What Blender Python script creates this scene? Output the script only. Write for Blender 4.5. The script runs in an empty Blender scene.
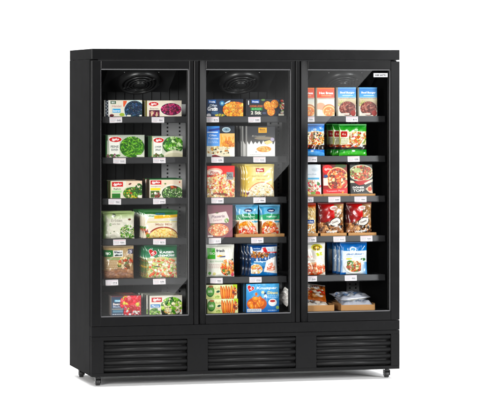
import bpy, bmesh, math, random
import numpy as np

# ---------------------------------------------------------------- scene basics
sc = bpy.context.scene
col = sc.collection
R = math.radians
rng = random.Random(7)
nrg = np.random.RandomState(11)


def srgb(h):
    """'#rrggbb' -> linear rgb array"""
    h = h.lstrip('#')
    c = np.array([int(h[i:i + 2], 16) / 255.0 for i in (0, 2, 4)])
    return np.where(c <= 0.04045, c / 12.92, ((c + 0.055) / 1.055) ** 2.4)


def tag(o, label=None, cat=None, group=None, kind=None):
    for k, v in (('label', label), ('category', cat), ('group', group), ('kind', kind)):
        if v:
            o[k] = v
    return o


def empty(name, loc=(0, 0, 0), rz=0.0):
    o = bpy.data.objects.new(name, None)
    o.empty_display_size = 0.05
    o.location = loc
    o.rotation_euler = (0, 0, rz)
    col.objects.link(o)
    return o


def link(name, me, mats, parent=None, loc=(0, 0, 0), rot=(0, 0, 0)):
    o = bpy.data.objects.new(name, me)
    for m in (mats if isinstance(mats, (list, tuple)) else [mats]):
        if m.name not in [x.name for x in me.materials if x]:
            me.materials.append(m)
    o.location = loc
    o.rotation_euler = rot
    o.parent = parent
    col.objects.link(o)
    return o


class MB:
    """collects solids and links them as one mesh"""

    def __init__(self):
        self.bm = bmesh.new()

    def box(self, x0, x1, y0, y1, z0, z1, bev=0.0, seg=2, mi=0):
        b = bmesh.new()
        bmesh.ops.create_cube(b, size=1.0)
        for v in b.verts:
            v.co.x = x0 + (v.co.x + .5) * (x1 - x0)
            v.co.y = y0 + (v.co.y + .5) * (y1 - y0)
            v.co.z = z0 + (v.co.z + .5) * (z1 - z0)
        if bev:
            bmesh.ops.bevel(b, geom=b.edges[:], offset=bev, segments=seg, affect='EDGES', profile=0.5)
        for f in b.faces:
            f.material_index = mi
            f.smooth = False
        self.merge(b)
        return self

    def merge(self, b):
        me = bpy.data.meshes.new('tmp')
        b.to_mesh(me)
        b.free()
        self.bm.from_mesh(me)
        bpy.data.meshes.remove(me)

    def prism(self, prof, x0, x1, mi=0, smooth=True):
        """profile in (y,z), extruded along x"""
        b = bmesh.new()
        a = [b.verts.new((x0, y, z)) for y, z in prof]
        c = [b.verts.new((x1, y, z)) for y, z in prof]
        n = len(prof)
        for i in range(n):
            f = b.faces.new((a[i], a[(i + 1) % n], c[(i + 1) % n], c[i]))
            f.smooth = smooth
            f.material_index = mi
        b.faces.new(a[::-1]).material_index = mi
        b.faces.new(c).material_index = mi
        bmesh.ops.recalc_face_normals(b, faces=b.faces[:])
        self.merge(b)
        return self

    def vprism(self, prof, z0, z1, mi=0, smooth=True):
        """profile in (x,y), extruded along z"""
        b = bmesh.new()
        a = [b.verts.new((x, y, z0)) for x, y in prof]
        c = [b.verts.new((x, y, z1)) for x, y in prof]
        n = len(prof)
        for i in range(n):
            f = b.faces.new((a[i], a[(i + 1) % n], c[(i + 1) % n], c[i]))
            f.smooth = smooth
            f.material_index = mi
        b.faces.new(a[::-1])
        b.faces.new(c)
        bmesh.ops.recalc_face_normals(b, faces=b.faces[:])
        self.merge(b)
        return self

    def cyl(self, c, axis, r, L, n=24, bev=0.0, mi=0):
        b = bmesh.new()
        bmesh.ops.create_cone(b, cap_ends=True, segments=n, radius1=r, radius2=r, depth=L)
        if bev:
            es = [e for e in b.edges if any(len(f.verts) > 4 for f in e.link_faces)]
            bmesh.ops.bevel(b, geom=es, offset=bev, segments=2, affect='EDGES', profile=.5)
        from mathutils import Vector
        q = Vector((0, 0, 1)).rotation_difference(Vector(axis)).to_matrix().to_4x4()
        bmesh.ops.transform(b, matrix=q, verts=b.verts[:])
        bmesh.ops.translate(b, vec=c, verts=b.verts[:])
        for f in b.faces:
            f.smooth = len(f.verts) == 4
            f.material_index = mi
        self.merge(b)
        return self

    def torus(self, r, t, n=48, m=10, z=0.0):
        b = bmesh.new()
        rows = []
        for i in range(n):
            a = 2 * math.pi * i / n
            rows.append([b.verts.new(((r + t * math.cos(p)) * math.cos(a), (r + t * math.cos(p)) * math.sin(a), z + t * math.sin(p)))
                         for p in [2 * math.pi * j / m for j in range(m)]])
        for i in range(n):
            for j in range(m):
                f = b.faces.new((rows[i][j], rows[(i + 1) % n][j], rows[(i + 1) % n][(j + 1) % m], rows[i][(j + 1) % m]))
                f.smooth = True
        self.merge(b)
        return self

    def lathe(self, prof, n=40):
        """profile in (r,z) turned about z"""
        b = bmesh.new()
        rows = []
        for r, z in prof:
            rows.append([b.verts.new((r * math.cos(2 * math.pi * i / n), r * math.sin(2 * math.pi * i / n), z)) for i in range(n)])
        for k in range(len(rows) - 1):
            for i in range(n):
                f = b.faces.new((rows[k][i], rows[k][(i + 1) % n], rows[k + 1][(i + 1) % n], rows[k + 1][i]))
                f.smooth = True
        b.faces.new(rows[-1])
        bmesh.ops.recalc_face_normals(b, faces=b.faces[:])
        self.merge(b)
        return self

    def build(self, name, mats, parent=None, loc=(0, 0, 0), rot=(0, 0, 0)):
        me = bpy.data.meshes.new(name)
        self.bm.to_mesh(me)
        self.bm.free()
        return link(name, me, mats, parent, loc, rot)


# ---------------------------------------------------------------- materials
def new_mat(name):
    m = bpy.data.materials.new(name)
    m.use_nodes = True
    nt = m.node_tree
    p = nt.nodes['Principled BSDF']
    return m, nt, p


def paint(name, rgb, rough=0.4, spec=0.5, noise=0.0, nscale=400.0, bump=0.0, metal=0.0):
    m, nt, p = new_mat(name)
    p.inputs['Roughness'].default_value = rough
    p.inputs['Specular IOR Level'].default_value = spec
    p.inputs['Metallic'].default_value = metal
    tc = nt.nodes.new('ShaderNodeTexCoord')
    if noise:
        n = nt.nodes.new('ShaderNodeTexNoise')
        n.inputs['Scale'].default_value = 9.0
        n.inputs['Detail'].default_value = 6.0
        nt.links.new(tc.outputs['Object'], n.inputs['Vector'])
        rmp = nt.nodes.new('ShaderNodeMapRange')
        rmp.inputs['To Min'].default_value = 1 - noise
        rmp.inputs['To Max'].default_value = 1 + noise
        nt.links.new(n.outputs['Fac'], rmp.inputs['Value'])
        mx = nt.nodes.new('ShaderNodeVectorMath')
        mx.operation = 'SCALE'
        mx.inputs[0].default_value = rgb
        nt.links.new(rmp.outputs['Result'], mx.inputs['Scale'])
        nt.links.new(mx.outputs['Vector'], p.inputs['Base Color'])
        r2 = nt.nodes.new('ShaderNodeMapRange')
        r2.inputs['To Min'].default_value = rough - .05
        r2.inputs['To Max'].default_value = rough + .05
        nt.links.new(n.outputs['Fac'], r2.inputs['Value'])
        nt.links.new(r2.outputs['Result'], p.inputs['Roughness'])
    else:
        p.inputs['Base Color'].default_value = (*rgb, 1)
    if bump:
        n2 = nt.nodes.new('ShaderNodeTexNoise')
        n2.inputs['Scale'].default_value = nscale
        n2.inputs['Detail'].default_value = 3.0
        nt.links.new(tc.outputs['Object'], n2.inputs['Vector'])
        b = nt.nodes.new('ShaderNodeBump')
        b.inputs['Strength'].default_value = bump
        b.inputs['Distance'].default_value = 0.001
        nt.links.new(n2.outputs['Fac'], b.inputs['Height'])
        nt.links.new(b.outputs['Normal'], p.inputs['Normal'])
    return m


def print_mat(name, rough, spec, coat=0.0):
    m, nt, p = new_mat(name)
    a = nt.nodes.new('ShaderNodeAttribute')
    a.attribute_name = 'Ink'
    nt.links.new(a.outputs['Color'], p.inputs['Base Color'])
    p.inputs['Roughness'].default_value = rough
    p.inputs['Specular IOR Level'].default_value = spec
    p.inputs['Coat Weight'].default_value = coat
    p.inputs['Coat Roughness'].default_value = 0.15
    return m


M = {}
M['body'] = paint('black_powder_coat', (.0040, .0040, .0042), .27, .08, noise=.04, bump=.012)
M['side'] = paint('black_matt_sheet', (.0060, .0060, .0063), .55, .006, noise=.05, bump=.04)
M['frame'] = paint('black_door_profile', (.0040, .0040, .0042), .26, .09, noise=.04, bump=.012)
M['louvre'] = paint('black_louvre_sheet', (.006, .006, .0062), .42, .14, noise=.04)
M['liner'] = paint('dark_inner_liner', (.013, .013, .0137), .5, .3, noise=.12)
M['shelf'] = paint('dark_grey_shelf_steel', (.03, .03, .032), .45, .4, noise=.08)
M['rail'] = paint('grey_price_rail_plastic', (.028, .028, .030), .38, .4, noise=.06)
M['upright'] = paint('grey_upright_steel', (.45, .45, .46), .45, .4, noise=.06)
M['trim'] = paint('grey_glass_trim', (.075, .075, .078), .35, .25)
M['gasket'] = paint('black_rubber_gasket', (.006, .006, .006), .6, .3)
M['fan'] = paint('black_fan_plastic', (.013, .013, .0135), .36, .5)
M['screw'] = paint('steel_screw', (.35, .35, .36), .3, .5, metal=.8)
M['rubber'] = paint('black_caster_rubber', (.010, .010, .010), .5, .4)
M['zinc'] = paint('black_zinc', (.02, .02, .021), .4, .4)
M['card'] = print_mat('printed_carton', .42, .35)
M['film'] = print_mat('printed_film', .27, .5, .15)
M['paper'] = print_mat('printed_paper', .6, .25)
M['kraft'] = paint('brown_cardboard', tuple(srgb('#b98a58')), .75, .2, noise=.12, nscale=250, bump=.15)
M['sweep'] = paint('white_studio_paper', (.86, .86, .86), .8, .2)

mg, nt, p = new_mat('door_glass')
nt.nodes.remove(p)
fr = nt.nodes.new('ShaderNodeFresnel')
fr.inputs['IOR'].default_value = 1.52
tr = nt.nodes.new('ShaderNodeBsdfTransparent')
tr.inputs['Color'].default_value = (.975, .98, .978, 1)
gl = nt.nodes.new('ShaderNodeBsdfGlossy')
gl.inputs['Roughness'].default_value = 0.0
mx = nt.nodes.new('ShaderNodeMixShader')
nt.links.new(fr.outputs['Fac'], mx.inputs['Fac'])
nt.links.new(tr.outputs['BSDF'], mx.inputs[1])
nt.links.new(gl.outputs['BSDF'], mx.inputs[2])
nt.links.new(mx.outputs['Shader'], nt.nodes['Material Output'].inputs['Surface'])
M['glass'] = mg

# ---------------------------------------------------------------- lettering -> triangles
_tri = {}


def text_tris(s, bold=0.0, shear=0.0):
    k = (s, bold, shear)
    if k in _tri:
        return _tri[k]
    cu = bpy.data.curves.new('lettering', 'FONT')
    cu.body = s
    cu.size = 1.0
    cu.offset = bold
    cu.shear = shear
    cu.resolution_u = 3
    o = bpy.data.objects.new('lettering', cu)
    col.objects.link(o)
    dg = bpy.context.evaluated_depsgraph_get()
    dg.update()
    oe = o.evaluated_get(dg)
    me = oe.to_mesh()
    me.calc_loop_triangles()
    co = np.array([v.co[:2] for v in me.vertices])
    t = np.array([lt.vertices[:] for lt in me.loop_triangles])
    res = co[t] if len(t) else np.zeros((0, 3, 2))
    oe.to_mesh_clear()
    bpy.data.objects.remove(o)
    bpy.data.curves.remove(cu)
    if len(res):
        mn = res.reshape(-1, 2).min(0)
        mxx = res.reshape(-1, 2).max(0)
        res = (res - mn) / (mxx - mn)
        asp = (mxx[0] - mn[0]) / (mxx[1] - mn[1])
    else:
        asp = 1
    _tri[k] = (res, asp)
    return _tri[k]


CELL = 0.0012


class Art:
    """ink on a flat sheet: fractions 0..1, x to the right, y downwards"""

    def __init__(self, w, h, bg='#ffffff', cell=CELL):
        self.w, self.h = w, h
        self.nx = max(8, int(round(w / cell)))
        self.nz = max(8, int(round(h / cell)))
        self.W, self.H = self.nx * 2, self.nz * 2
        self.px = np.empty((self.H, self.W, 3))
        self.px[:] = srgb(bg)
        self.yy, self.xx = np.mgrid[0:self.H, 0:self.W]
        self.xx = (self.xx + .5) / self.W
        self.yy = (self.yy + .5) / self.H
        self.rs = np.random.RandomState(int(w * 9999) + int(h * 7777))

    def _put(self, m, c, a=1.0):
        c = srgb(c) if isinstance(c, str) else c
        mm = (m * a)[..., None] if m.dtype != bool else np.where(m, a, 0.0)[..., None]
        self.px[:] = self.px * (1 - mm) + c * mm

    def rect(self, x0, y0, x1, y1, c, a=1.0, skew=0.0):
        xs = self.xx - skew * (self.yy - (y0 + y1) / 2)
        self._put((xs >= x0) & (xs < x1) & (self.yy >= y0) & (self.yy < y1), c, a)
        return self

    def grad(self, x0, y0, x1, y1, c0, c1, horiz=False):
        t = (self.xx - x0) / (x1 - x0) if horiz else (self.yy - y0) / (y1 - y0)
        t = np.clip(t, 0, 1)[..., None]
        m = ((self.xx >= x0) & (self.xx < x1) & (self.yy >= y0) & (self.yy < y1))[..., None]
        self.px[:] = np.where(m, srgb(c0) * (1 - t) + srgb(c1) * t, self.px)
        return self

    def ell(self, cx, cy, rx, ry, c, a=1.0, rot=0.0, soft=0.0):
        asp = self.h / self.w
        dx = (self.xx - cx)
        dy = (self.yy - cy) * asp
        ca, sa = math.cos(rot), math.sin(rot)
        ex = (dx * ca + dy * sa) / rx
        ey = (-dx * sa + dy * ca) / (ry * asp)
        d = np.sqrt(ex * ex + ey * ey)
        if soft:
            self._put(np.clip((1 - d) / soft, 0, 1), c, a)
        else:
            self._put(d < 1, c, a)
        return self

    def poly(self, pts, c, a=1.0):
        m = np.zeros(self.xx.shape, bool)
        n = len(pts)
        for i in range(n):
            (xa, ya), (xb, yb) = pts[i], pts[(i + 1) % n]
            if ya == yb:
                continue
            cond = ((ya > self.yy) != (yb > self.yy)) & (self.xx < (xb - xa) * (self.yy - ya) / (yb - ya) + xa)
            m ^= cond
        self._put(m, c, a)
        return self

    def blobs(self, n, reg, size, cols, elong=(1, 1.6), ang=None, clip=True, a=1.0, hi=.5):
        """n little pieces of food inside an ellipse region (cx,cy,rx,ry)"""
        cx, cy, rx, ry = reg
        asp = self.h / self.w
        n = int(n * 1.7)
        size = (size[0] * .72, size[1] * .80)
        for i in range(n):
            t = self.rs.rand() * 2 * math.pi
            q = math.sqrt(self.rs.rand())
            x, y = cx + rx * q * math.cos(t), cy + ry * q * math.sin(t)
            s = size[0] + (size[1] - size[0]) * self.rs.rand()
            e = elong[0] + (elong[1] - elong[0]) * self.rs.rand()
            r = (self.rs.rand() * math.pi) if ang is None else ang + (self.rs.rand() - .5) * .7
            c = srgb(cols[self.rs.randint(len(cols))]) * (0.8 + .4 * self.rs.rand())
            c = np.clip(c, 0, 1)
            R_ = s * e * 1.1
            x0 = max(0, int((x - R_) * self.W))
            x1 = min(self.W, int((x + R_) * self.W) + 2)
            y0 = max(0, int((y - R_ / asp) * self.H))
            y1 = min(self.H, int((y + R_ / asp) * self.H) + 2)
            if x1 <= x0 or y1 <= y0:
                continue
            dx = self.xx[y0:y1, x0:x1] - x
            dy = (self.yy[y0:y1, x0:x1] - y) * asp
            ca, sa = math.cos(r), math.sin(r)
            d = np.sqrt(((dx * ca + dy * sa) / (s * e)) ** 2 + ((-dx * sa + dy * ca) / s) ** 2)
            th = np.arctan2(dy, dx)
            d = d * (1 + .13 * np.sin(3 * th + i) + .09 * np.sin(5 * th + 2.3 * i))
            sub = self.px[y0:y1, x0:x1]
            ok = d < 1
            if clip:
                ex = (self.xx[y0:y1, x0:x1] - cx) / (rx * 1.04)
                ey = (self.yy[y0:y1, x0:x1] - cy) / (ry * 1.04)
                ok &= (ex * ex + ey * ey) < 1
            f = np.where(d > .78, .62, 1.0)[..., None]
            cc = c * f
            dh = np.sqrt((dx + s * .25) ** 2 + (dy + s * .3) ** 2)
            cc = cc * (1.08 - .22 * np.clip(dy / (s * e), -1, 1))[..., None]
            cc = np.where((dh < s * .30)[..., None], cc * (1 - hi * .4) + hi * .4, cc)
            sub[:] = np.where(ok[..., None], sub * (1 - a) + cc * a, sub)
        return self

    def text(self, s, cx, cy, hgt, c, bold=.02, shear=0.0, wid=None, rot=0.0):
        """hgt as a fraction of the sheet height, wid as a fraction of its width (squeezes)"""
        t, asp = text_tris(s, bold, shear)
        hh = hgt * self.h
        ww = hh * asp if wid is None else wid * self.w
        P = np.empty_like(t)
        lx = (t[..., 0] - .5) * ww
        ly = -(t[..., 1] - .5) * hh
        P[..., 0] = (lx * math.cos(rot) - ly * math.sin(rot)) / self.w + cx
        P[..., 1] = (lx * math.sin(rot) + ly * math.cos(rot)) / self.h + cy
        P[..., 0] *= self.W
        P[..., 1] *= self.H
        cc = srgb(c)
        for q in P:
            x0 = max(0, int(q[:, 0].min() - 1))
            x1 = min(self.W, int(q[:, 0].max() + 2))
            y0 = max(0, int(q[:, 1].min() - 1))
            y1 = min(self.H, int(q[:, 1].max() + 2))
            if x1 <= x0 or y1 <= y0:
                continue
            gx = np.arange(x0, x1)[None, :] + .5
            gy = np.arange(y0, y1)[:, None] + .5
            (ax, ay), (bx, by), (cx_, cy_) = q
            s1 = (bx - ax) * (gy - ay) - (by - ay) * (gx - ax)
            s2 = (cx_ - bx) * (gy - by) - (cy_ - by) * (gx - bx)
            s3 = (ax - cx_) * (gy - cy_) - (ay - cy_) * (gx - cx_)
            e = 0.15
            m = ((s1 >= -e) & (s2 >= -e) & (s3 >= -e)) | ((s1 <= e) & (s2 <= e) & (s3 <= e))
            self.px[y0:y1, x0:x1][m] = cc
        return self

    def lines(self, x0, y0, x1, n, gap, hgt, c, a=.8):
        """small print, too small to read: rows of broken strokes"""
        for k in range(n):
            x = x0
            y = y0 + k * gap
            while x < x1 - .02:
                L = .02 + .05 * self.rs.rand()
                self.rect(x, y, min(x + L, x1), y + hgt, c, a)
                x += L + .015
        return self

    def speckle(self, amt=.05):
        k = 6
        n = self.rs.rand(self.H // k + 2, self.W // k + 2)
        n = np.repeat(np.repeat(n, k, 0), k, 1)[:self.H, :self.W]
        self.px *= (1 - amt / 2 + amt * n)[..., None]
        return self

    def verts(self):
        """colour per vertex of an (nx+1) x (nz+1) grid, top row first"""
        p = np.pad(self.px, ((1, 1), (1, 1), (0, 0)), mode='edge')
        c = (p[0:-1:2, 0:-1:2] + p[1::2, 0:-1:2] + p[0:-1:2, 1::2] + p[1::2, 1::2]) / 4
        g = c.mean(-1, keepdims=True)          # inks are a little deeper than the screen colours
        c = g + (c - g) * 1.22
        return np.clip(c, 0.004, 1) ** 1.20 * .91


def grid_faces(nx, nz, off=0):
    i = np.arange(nz)[:, None] * (nx + 1) + np.arange(nx)[None, :] + off
    i = i.ravel()
    return np.stack([i, i + nx + 1, i + nx + 2, i + 1], 1)


def mesh_np(name, V, F, C, smooth=True):
    me = bpy.data.meshes.new(name)
    me.vertices.add(len(V))
    me.vertices.foreach_set('co', V.astype(np.float32).ravel())
    me.loops.add(F.size)
    me.loops.foreach_set('vertex_index', F.astype(np.int32).ravel())
    me.polygons.add(len(F))
    me.polygons.foreach_set('loop_start', np.arange(0, F.size, 4, dtype=np.int32))
    me.polygons.foreach_set('loop_total', np.full(len(F), 4, dtype=np.int32))
    me.polygons.foreach_set('use_smooth', np.full(len(F), smooth, dtype=bool))
    at = me.color_attributes.new('Ink', 'FLOAT_COLOR', 'POINT')
    at.data.foreach_set('color', np.concatenate([C, np.ones((len(C), 1))], 1).astype(np.float32).ravel())
    me.update(calc_edges=True)
    me.validate()
    return me


def carton_mesh(name, art, d, side='#d8d4c8', top=None, edge=0.0012):
    """closed folding carton: printed front, plain sides; origin at the base centre of the front face"""
    nx, nz = art.nx, art.nz
    C = art.verts().reshape(-1, 3)
    u, v = np.meshgrid(np.linspace(0, 1, nx + 1), np.linspace(0, 1, nz + 1))
    rs = np.random.RandomState(nx * nz)
    bulge = -.0022 * np.sin(math.pi * u) * np.sin(math.pi * v) * (.6 + .8 * rs.rand())
    rim = (u == 0) | (u == 1) | (v == 0) | (v == 1)
    y = np.where(rim, edge, bulge)
    V = [np.stack([(u - .5) * art.w, y, (1 - v) * art.h], -1).reshape(-1, 3)]
    F = [grid_faces(nx, nz)]
    Cs = [C]
    off = len(C)
    w, h = art.w, art.h
    sc_, tc_ = srgb(side), srgb(top or side)
    x0, x1, y0, y1 = -w / 2, w / 2, edge, d
    quads = [(((x0, y1, h), (x0, y1, 0), (x0, y0, 0), (x0, y0, h)), sc_), (((x1, y0, h), (x1, y0, 0), (x1, y1, 0), (x1, y1, h)), sc_),
             (((x0, y1, h), (x0, y0, h), (x1, y0, h), (x1, y1, h)), tc_), (((x0, y0, 0), (x0, y1, 0), (x1, y1, 0), (x1, y0, 0)), sc_),
             (((x1, y1, h), (x1, y1, 0), (x0, y1, 0), (x0, y1, h)), sc_)]
    for q, c in quads:
        V.append(np.array(q))
        F.append(np.array([[off, off + 1, off + 2, off + 3]]))
        Cs.append(np.tile(c, (4, 1)))
        off += 4
    return mesh_np(name, np.concatenate(V), np.concatenate(F), np.concatenate(Cs))


def bag_shape(u, v, t, seed, amp):
    rs = np.random.RandomState(seed)
    a = np.clip(1 - np.abs(2 * u - 1) ** 3.2, 0, 1) ** .62
    b = np.clip(1 - np.abs(2 * v - 1) ** 4.5, 0, 1) ** .6
    b *= (.72 + .28 * v)
    p = a * b * t / 2
    amp *= 1.35
    n = np.zeros_like(u)
    for k in range(11):
        fx, fy = rs.uniform(-9, 9), rs.uniform(-9, 9)
        n += np.sin(2 * math.pi * (fx * u * .45 + fy * v * .45) + rs.rand() * 6.28) * amp * rs.rand()
    # creases fanning from the seals
    for k in range(5):
        x = rs.uniform(.08, .92)
        n += amp * 2.2 * np.exp(-((u - x - .12 * (v - .1) * rs.uniform(-1, 1)) / .02) ** 2) * np.exp(-v * 6) * rs.choice([-1, 1])
        x = rs.uniform(.08, .92)
        n += amp * 2.0 * np.exp(-((u - x) / .022) ** 2) * np.exp(-(1 - v) * 8) * rs.choice([-1, 1])
    fade = np.clip(np.minimum(np.minimum(u, 1 - u), np.minimum(v, 1 - v)) / .08, 0, 1)
    return p + n * fade


def bag_mesh(name, art, t, back='#cfcfca', seed=1, amp=.0009, waist=.03):
    """pillow bag, origin at base centre of its middle plane, printed side towards -y"""
    nx, nz = art.nx, art.nz
    C = art.verts().reshape(-1, 3)
    u, v = np.meshgrid(np.linspace(0, 1, nx + 1), np.linspace(0, 1, nz + 1))

    def outline(u, v):
        s = 1 - waist * np.sin(math.pi * np.clip(v, 0, 1))
        z = (1 - v) * art.h - .003 * np.sin(math.pi * u) * (v < .5) * (1 - 2 * v)
        return (u - .5) * art.w * s, z
    X, Z = outline(u, v)
    V = [np.stack([X, -bag_shape(u, v, t, seed, amp) - .0004, Z], -1).reshape(-1, 3)]
    F = [grid_faces(nx, nz)]
    m = 24
    u2, v2 = np.meshgrid(np.linspace(1, 0, m + 1), np.linspace(0, 1, m + 1))
    X2, Z2 = outline(u2, v2)
    V.append(np.stack([X2, bag_shape(u2, v2, t, seed + 5, amp) + .0004, Z2], -1).reshape(-1, 3))
    F.append(grid_faces(m, m, len(C)))
    # the back of the film takes the front's edge tint at its left and right rims
    e = np.clip(np.abs(2 * u2 - 1) * 6 - 5, 0, 1)[..., None]
    row = np.clip((v2 * nz).astype(int), 0, nz)
    G = art.verts()
    edgec = np.where((u2 < .5)[..., None], G[row, 1], G[row, nx - 1])
    C2 = (srgb(back) * (1 - e) + edgec * e).reshape(-1, 3)
    return mesh_np(name, np.concatenate(V), np.concatenate(F), np.concatenate([C, C2]))


def seal_mesh(name, w, c, h=.009, waist=.03):
    """crimped strip closing a bag"""
    n = 60
    V, F, C = [], [], []
    rows = 6
    for k in range(rows + 1):
        for i in range(n + 1):
            zz = h * k / rows
            zig = (.0012 if (i % 2) else 0) if k == rows else 0
            yy = -.0006 - (.0007 if k % 2 else 0)
            V.append(((i / n - .5) * w, yy, zz + zig))
            C.append(srgb(c) * (1.0 if k % 2 else .82))
    for k in range(rows):
        for i in range(n):
            a = k * (n + 1) + i
            F.append((a, a + 1, a + n + 2, a + n + 1))
    off = len(V)
    for k in range(rows + 1):
        for i in range(n + 1):
            x, y, z = V[k * (n + 1) + i]
            V.append((x, y + .0014, z))
            C.append(srgb(c) * .9)
    for k in range(rows):
        for i in range(n):
            a = off + k * (n + 1) + i
            F.append((a, a + n + 1, a + n + 2, a + 1))
    return mesh_np(name, np.array(V), np.array(F), np.array(C))

# ================================================================ the freezer
ZB = 0.06                       # underside of the base above the floor
W, D, TOP = 1.90, 0.69, 1.99
SHELF_Z = (1.589, 1.3475, 1.1045, 0.864, 0.6265)
DECK_Z = 0.41
BAYS = ((0.086, 0.598), (0.698, 1.212), (1.296, 1.834))
tri = empty('display_freezer')
tag(tri, 'tall black three-door upright display freezer with glass doors, standing alone on white paper', 'freezer')


def part(mb, name, mats, parent=tri, **k):
    return mb.build(name, mats, parent, **k)


# carcass: two side panels, roof, floor deck, ribbed back lining
YF = 0.058                      # the carcass starts behind the doors
part(MB().box(0, .05, YF, D, ZB + .002, 1.9278, .0015), 'side_panel', M['side'])
part(MB().box(1.862, W - .002, YF, D, ZB + .002, 1.9278, .0015), 'side_panel', M['side'])
m = MB()
m.box(.001, W - .001, .0, D, 1.9282, TOP, .0025)
part(m, 'header_panel', M['body'])
part(MB().box(.051, 1.861, YF + .002, D - .002, 1.882, 1.9276), 'ceiling_lining', M['liner'])
m = MB().box(.051, 1.861, .648, D - .002, ZB + .004, 1.880)
x = .053
while x < 1.855:                 # upright boards with dark joints between them
    x1 = min(x + .0535, 1.859)
    for z0, z1 in ((DECK_Z, 1.135), (1.139, 1.880)):
        m.box(x, x1, .636, .647, z0 + .001, z1 - .001, .0012, 1)
    x += .0565
part(m, 'back_lining', M['liner'])
part(MB().box(.051, 1.861, .06, .647, .385, DECK_Z - .001, .002), 'floor_deck', M['shelf'])
# slim posts in the carcass behind the door joints
for xa, xb in ((.628, .668), (1.236, 1.276)):
    part(MB().box(xa, xb, YF + .002, YF + .03, DECK_Z, 1.880, .002), 'mullion_post', M['frame'])

# rail below the doors and the plinth with its louvres
part(MB().box(.001, W - .001, .0, YF + .03, .2968, .3555, .002), 'lower_rail', M['body'])
GR = ((.073, .579), (.704, 1.2475), (1.375, 1.845))
GZ0, GZ1 = .081, .2725
m = MB()
m.box(.001, W - .001, .001, .05, GZ1, .2955, .002)
m.box(.001, W - .001, .001, .05, ZB, GZ0, .002)
xs = [.001] + [q for g in GR for q in g] + [W - .001]
for i in range(0, len(xs), 2):
    m.box(xs[i], xs[i + 1], .0015, .05, GZ0, GZ1, 0)
part(m, 'plinth_panel', M['body'])
part(MB().box(.052, W - .052, YF + .002, D - .002, ZB + .003, .296), 'machine_housing', M['side'])
for g0, g1 in GR:
    m = MB().box(g0 + .001, g1 - .001, .036, .048, GZ0 + .001, GZ1 - .001)
    pitch = (GZ1 - GZ0) / 5
    for k in range(5):
        zc = GZ0 + pitch * (k + .5)
        prof = []
        for j in range(15):
            a = math.pi * (j / 14) - math.pi / 2
            prof.append((.020 - .017 * math.cos(a) - .004 * math.sin(a), zc + .0145 * math.sin(a)))
        prof += [(.030, zc + .012), (.034, zc - .006), (.028, zc - .0145)]
        m.prism(prof, g0 + .002, g1 - .002)
    part(m, 'louvre_grille', M['louvre'])

# casters
for cx, cy in ((.056, .085), (.05, .56), (1.845, .085), (1.85, .56)):
    c = MB()
    c.box(cx - .026, cx + .026, cy - .026, cy + .026, ZB - .006, ZB + .003, .0015)
    c.cyl((cx, cy, ZB - .011), (0, 0, 1), .013, .010, bev=.002)
    c.box(cx - .0175, cx - .0145, cy - .012, cy + .024, .014, ZB - .012, .001)
    c.box(cx + .0145, cx + .0175, cy - .012, cy + .024, .014, ZB - .012, .001)
    c.box(cx - .0145, cx + .0145, cy - .012, cy + .012, ZB - .018, ZB - .0125, .001)
    co = part(c, 'caster', M['zinc'])
    w = MB().cyl((cx, cy + .011, .0215), (1, 0, 0), .0215, .026, 32, .004)
    w.build('wheel', M['rubber'], co)
    MB().cyl((cx, cy + .011, .0215), (1, 0, 0), .006, .040, 14, .001).build('axle_bolt', M['screw'], co)

# doors: frame, glass trim, gasket, glass
DZ0, DZ1 = .357, 1.9206
GT, GB = 1.8713, .4095


def make_door(x0, x1, g0, g1, grip):
    f = MB()
    # top and bottom rails run between the stiles
    f.box(g0, g1, .001, .046, GT + .001, DZ1, .0025)
    f.box(g0, g1, .001, .046, DZ0, GB - .001, .0025)

    def stile(a, b, round_grip):
        if round_grip:           # rounded grip moulding
            n = 10
            prof = [(a, .046)] + [(a, .006), (a + .002, .002)]
            for j in range(n + 1):
                t = j / n
                prof.append((a + .003 + (b - a - .006) * t, .0015 - .0012 * math.sin(math.pi * t)))
            prof += [(b - .001, .002), (b, .006), (b, .046)]
            f.vprism(prof, DZ0, DZ1)
        else:
            f.box(a, b, 0, .046, DZ0, DZ1, .0025)
    stile(x0, g0, grip)
    # opening side: a flat strip, a groove and a raised strip
    w = x1 - g1
    if x1 > 1.8:                 # the last door closes with one flat stile
        f.box(g1, x1, -.001, .046, DZ0, DZ1, .0025)
        w = 0
    if w:
      f.box(g1, g1 + w * .42, .0015, .046, DZ0, DZ1, .002)
      f.box(g1 + w * .42, g1 + w * .52, .010, .046, DZ0 + .001, DZ1 - .001)
      f.box(g1 + w * .52, x1, -.0015, .046, DZ0, DZ1, .0025)
    d = part(f, 'glass_door', M['frame'])
    # slim bright trim round the glass, set back in the frame
    t = MB()
    tw, ya, yb = .0058, .010, .018
    t.box(g0, g1, ya, yb, GT - tw, GT + .0008, .0015)
    t.box(g0, g1, ya, yb, GB - .0008, GB + tw, .0015)
    t.box(g0, g0 + .004, ya + .006, yb, GB + tw, GT - tw, .001)
    t.box(g1 - tw, g1 + .0005, ya, yb, GB + tw, GT - tw, .0015)
    t.build('glass_trim', M['trim'], d)
    # inner pane border and the rubber seal behind it
    q = MB()
    bw = .016
    q.box(g0 - .010, g1 + .010, .0475, .0565, GT - .006, GT + .030, .002)
    q.box(g0 - .010, g1 + .010, .0475, .0565, GB - .030, GB + .003, .002)
    q.box(g0 - .030, g0 + .005, .0475, .0565, GB + .003, GT - .006, .002)
    q.box(g1 - .006, min(g1 + .030, x1 - .002), .0475, .0565, GB + .003, GT - .006, .002)
    q.build('door_gasket', M['gasket'], d)
    MB().box(g0 + .0005, g1 - .0005, .0195, .0245, GB + .0005, GT - .0005).build('glass_pane', M['glass'], d)
    return d


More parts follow.
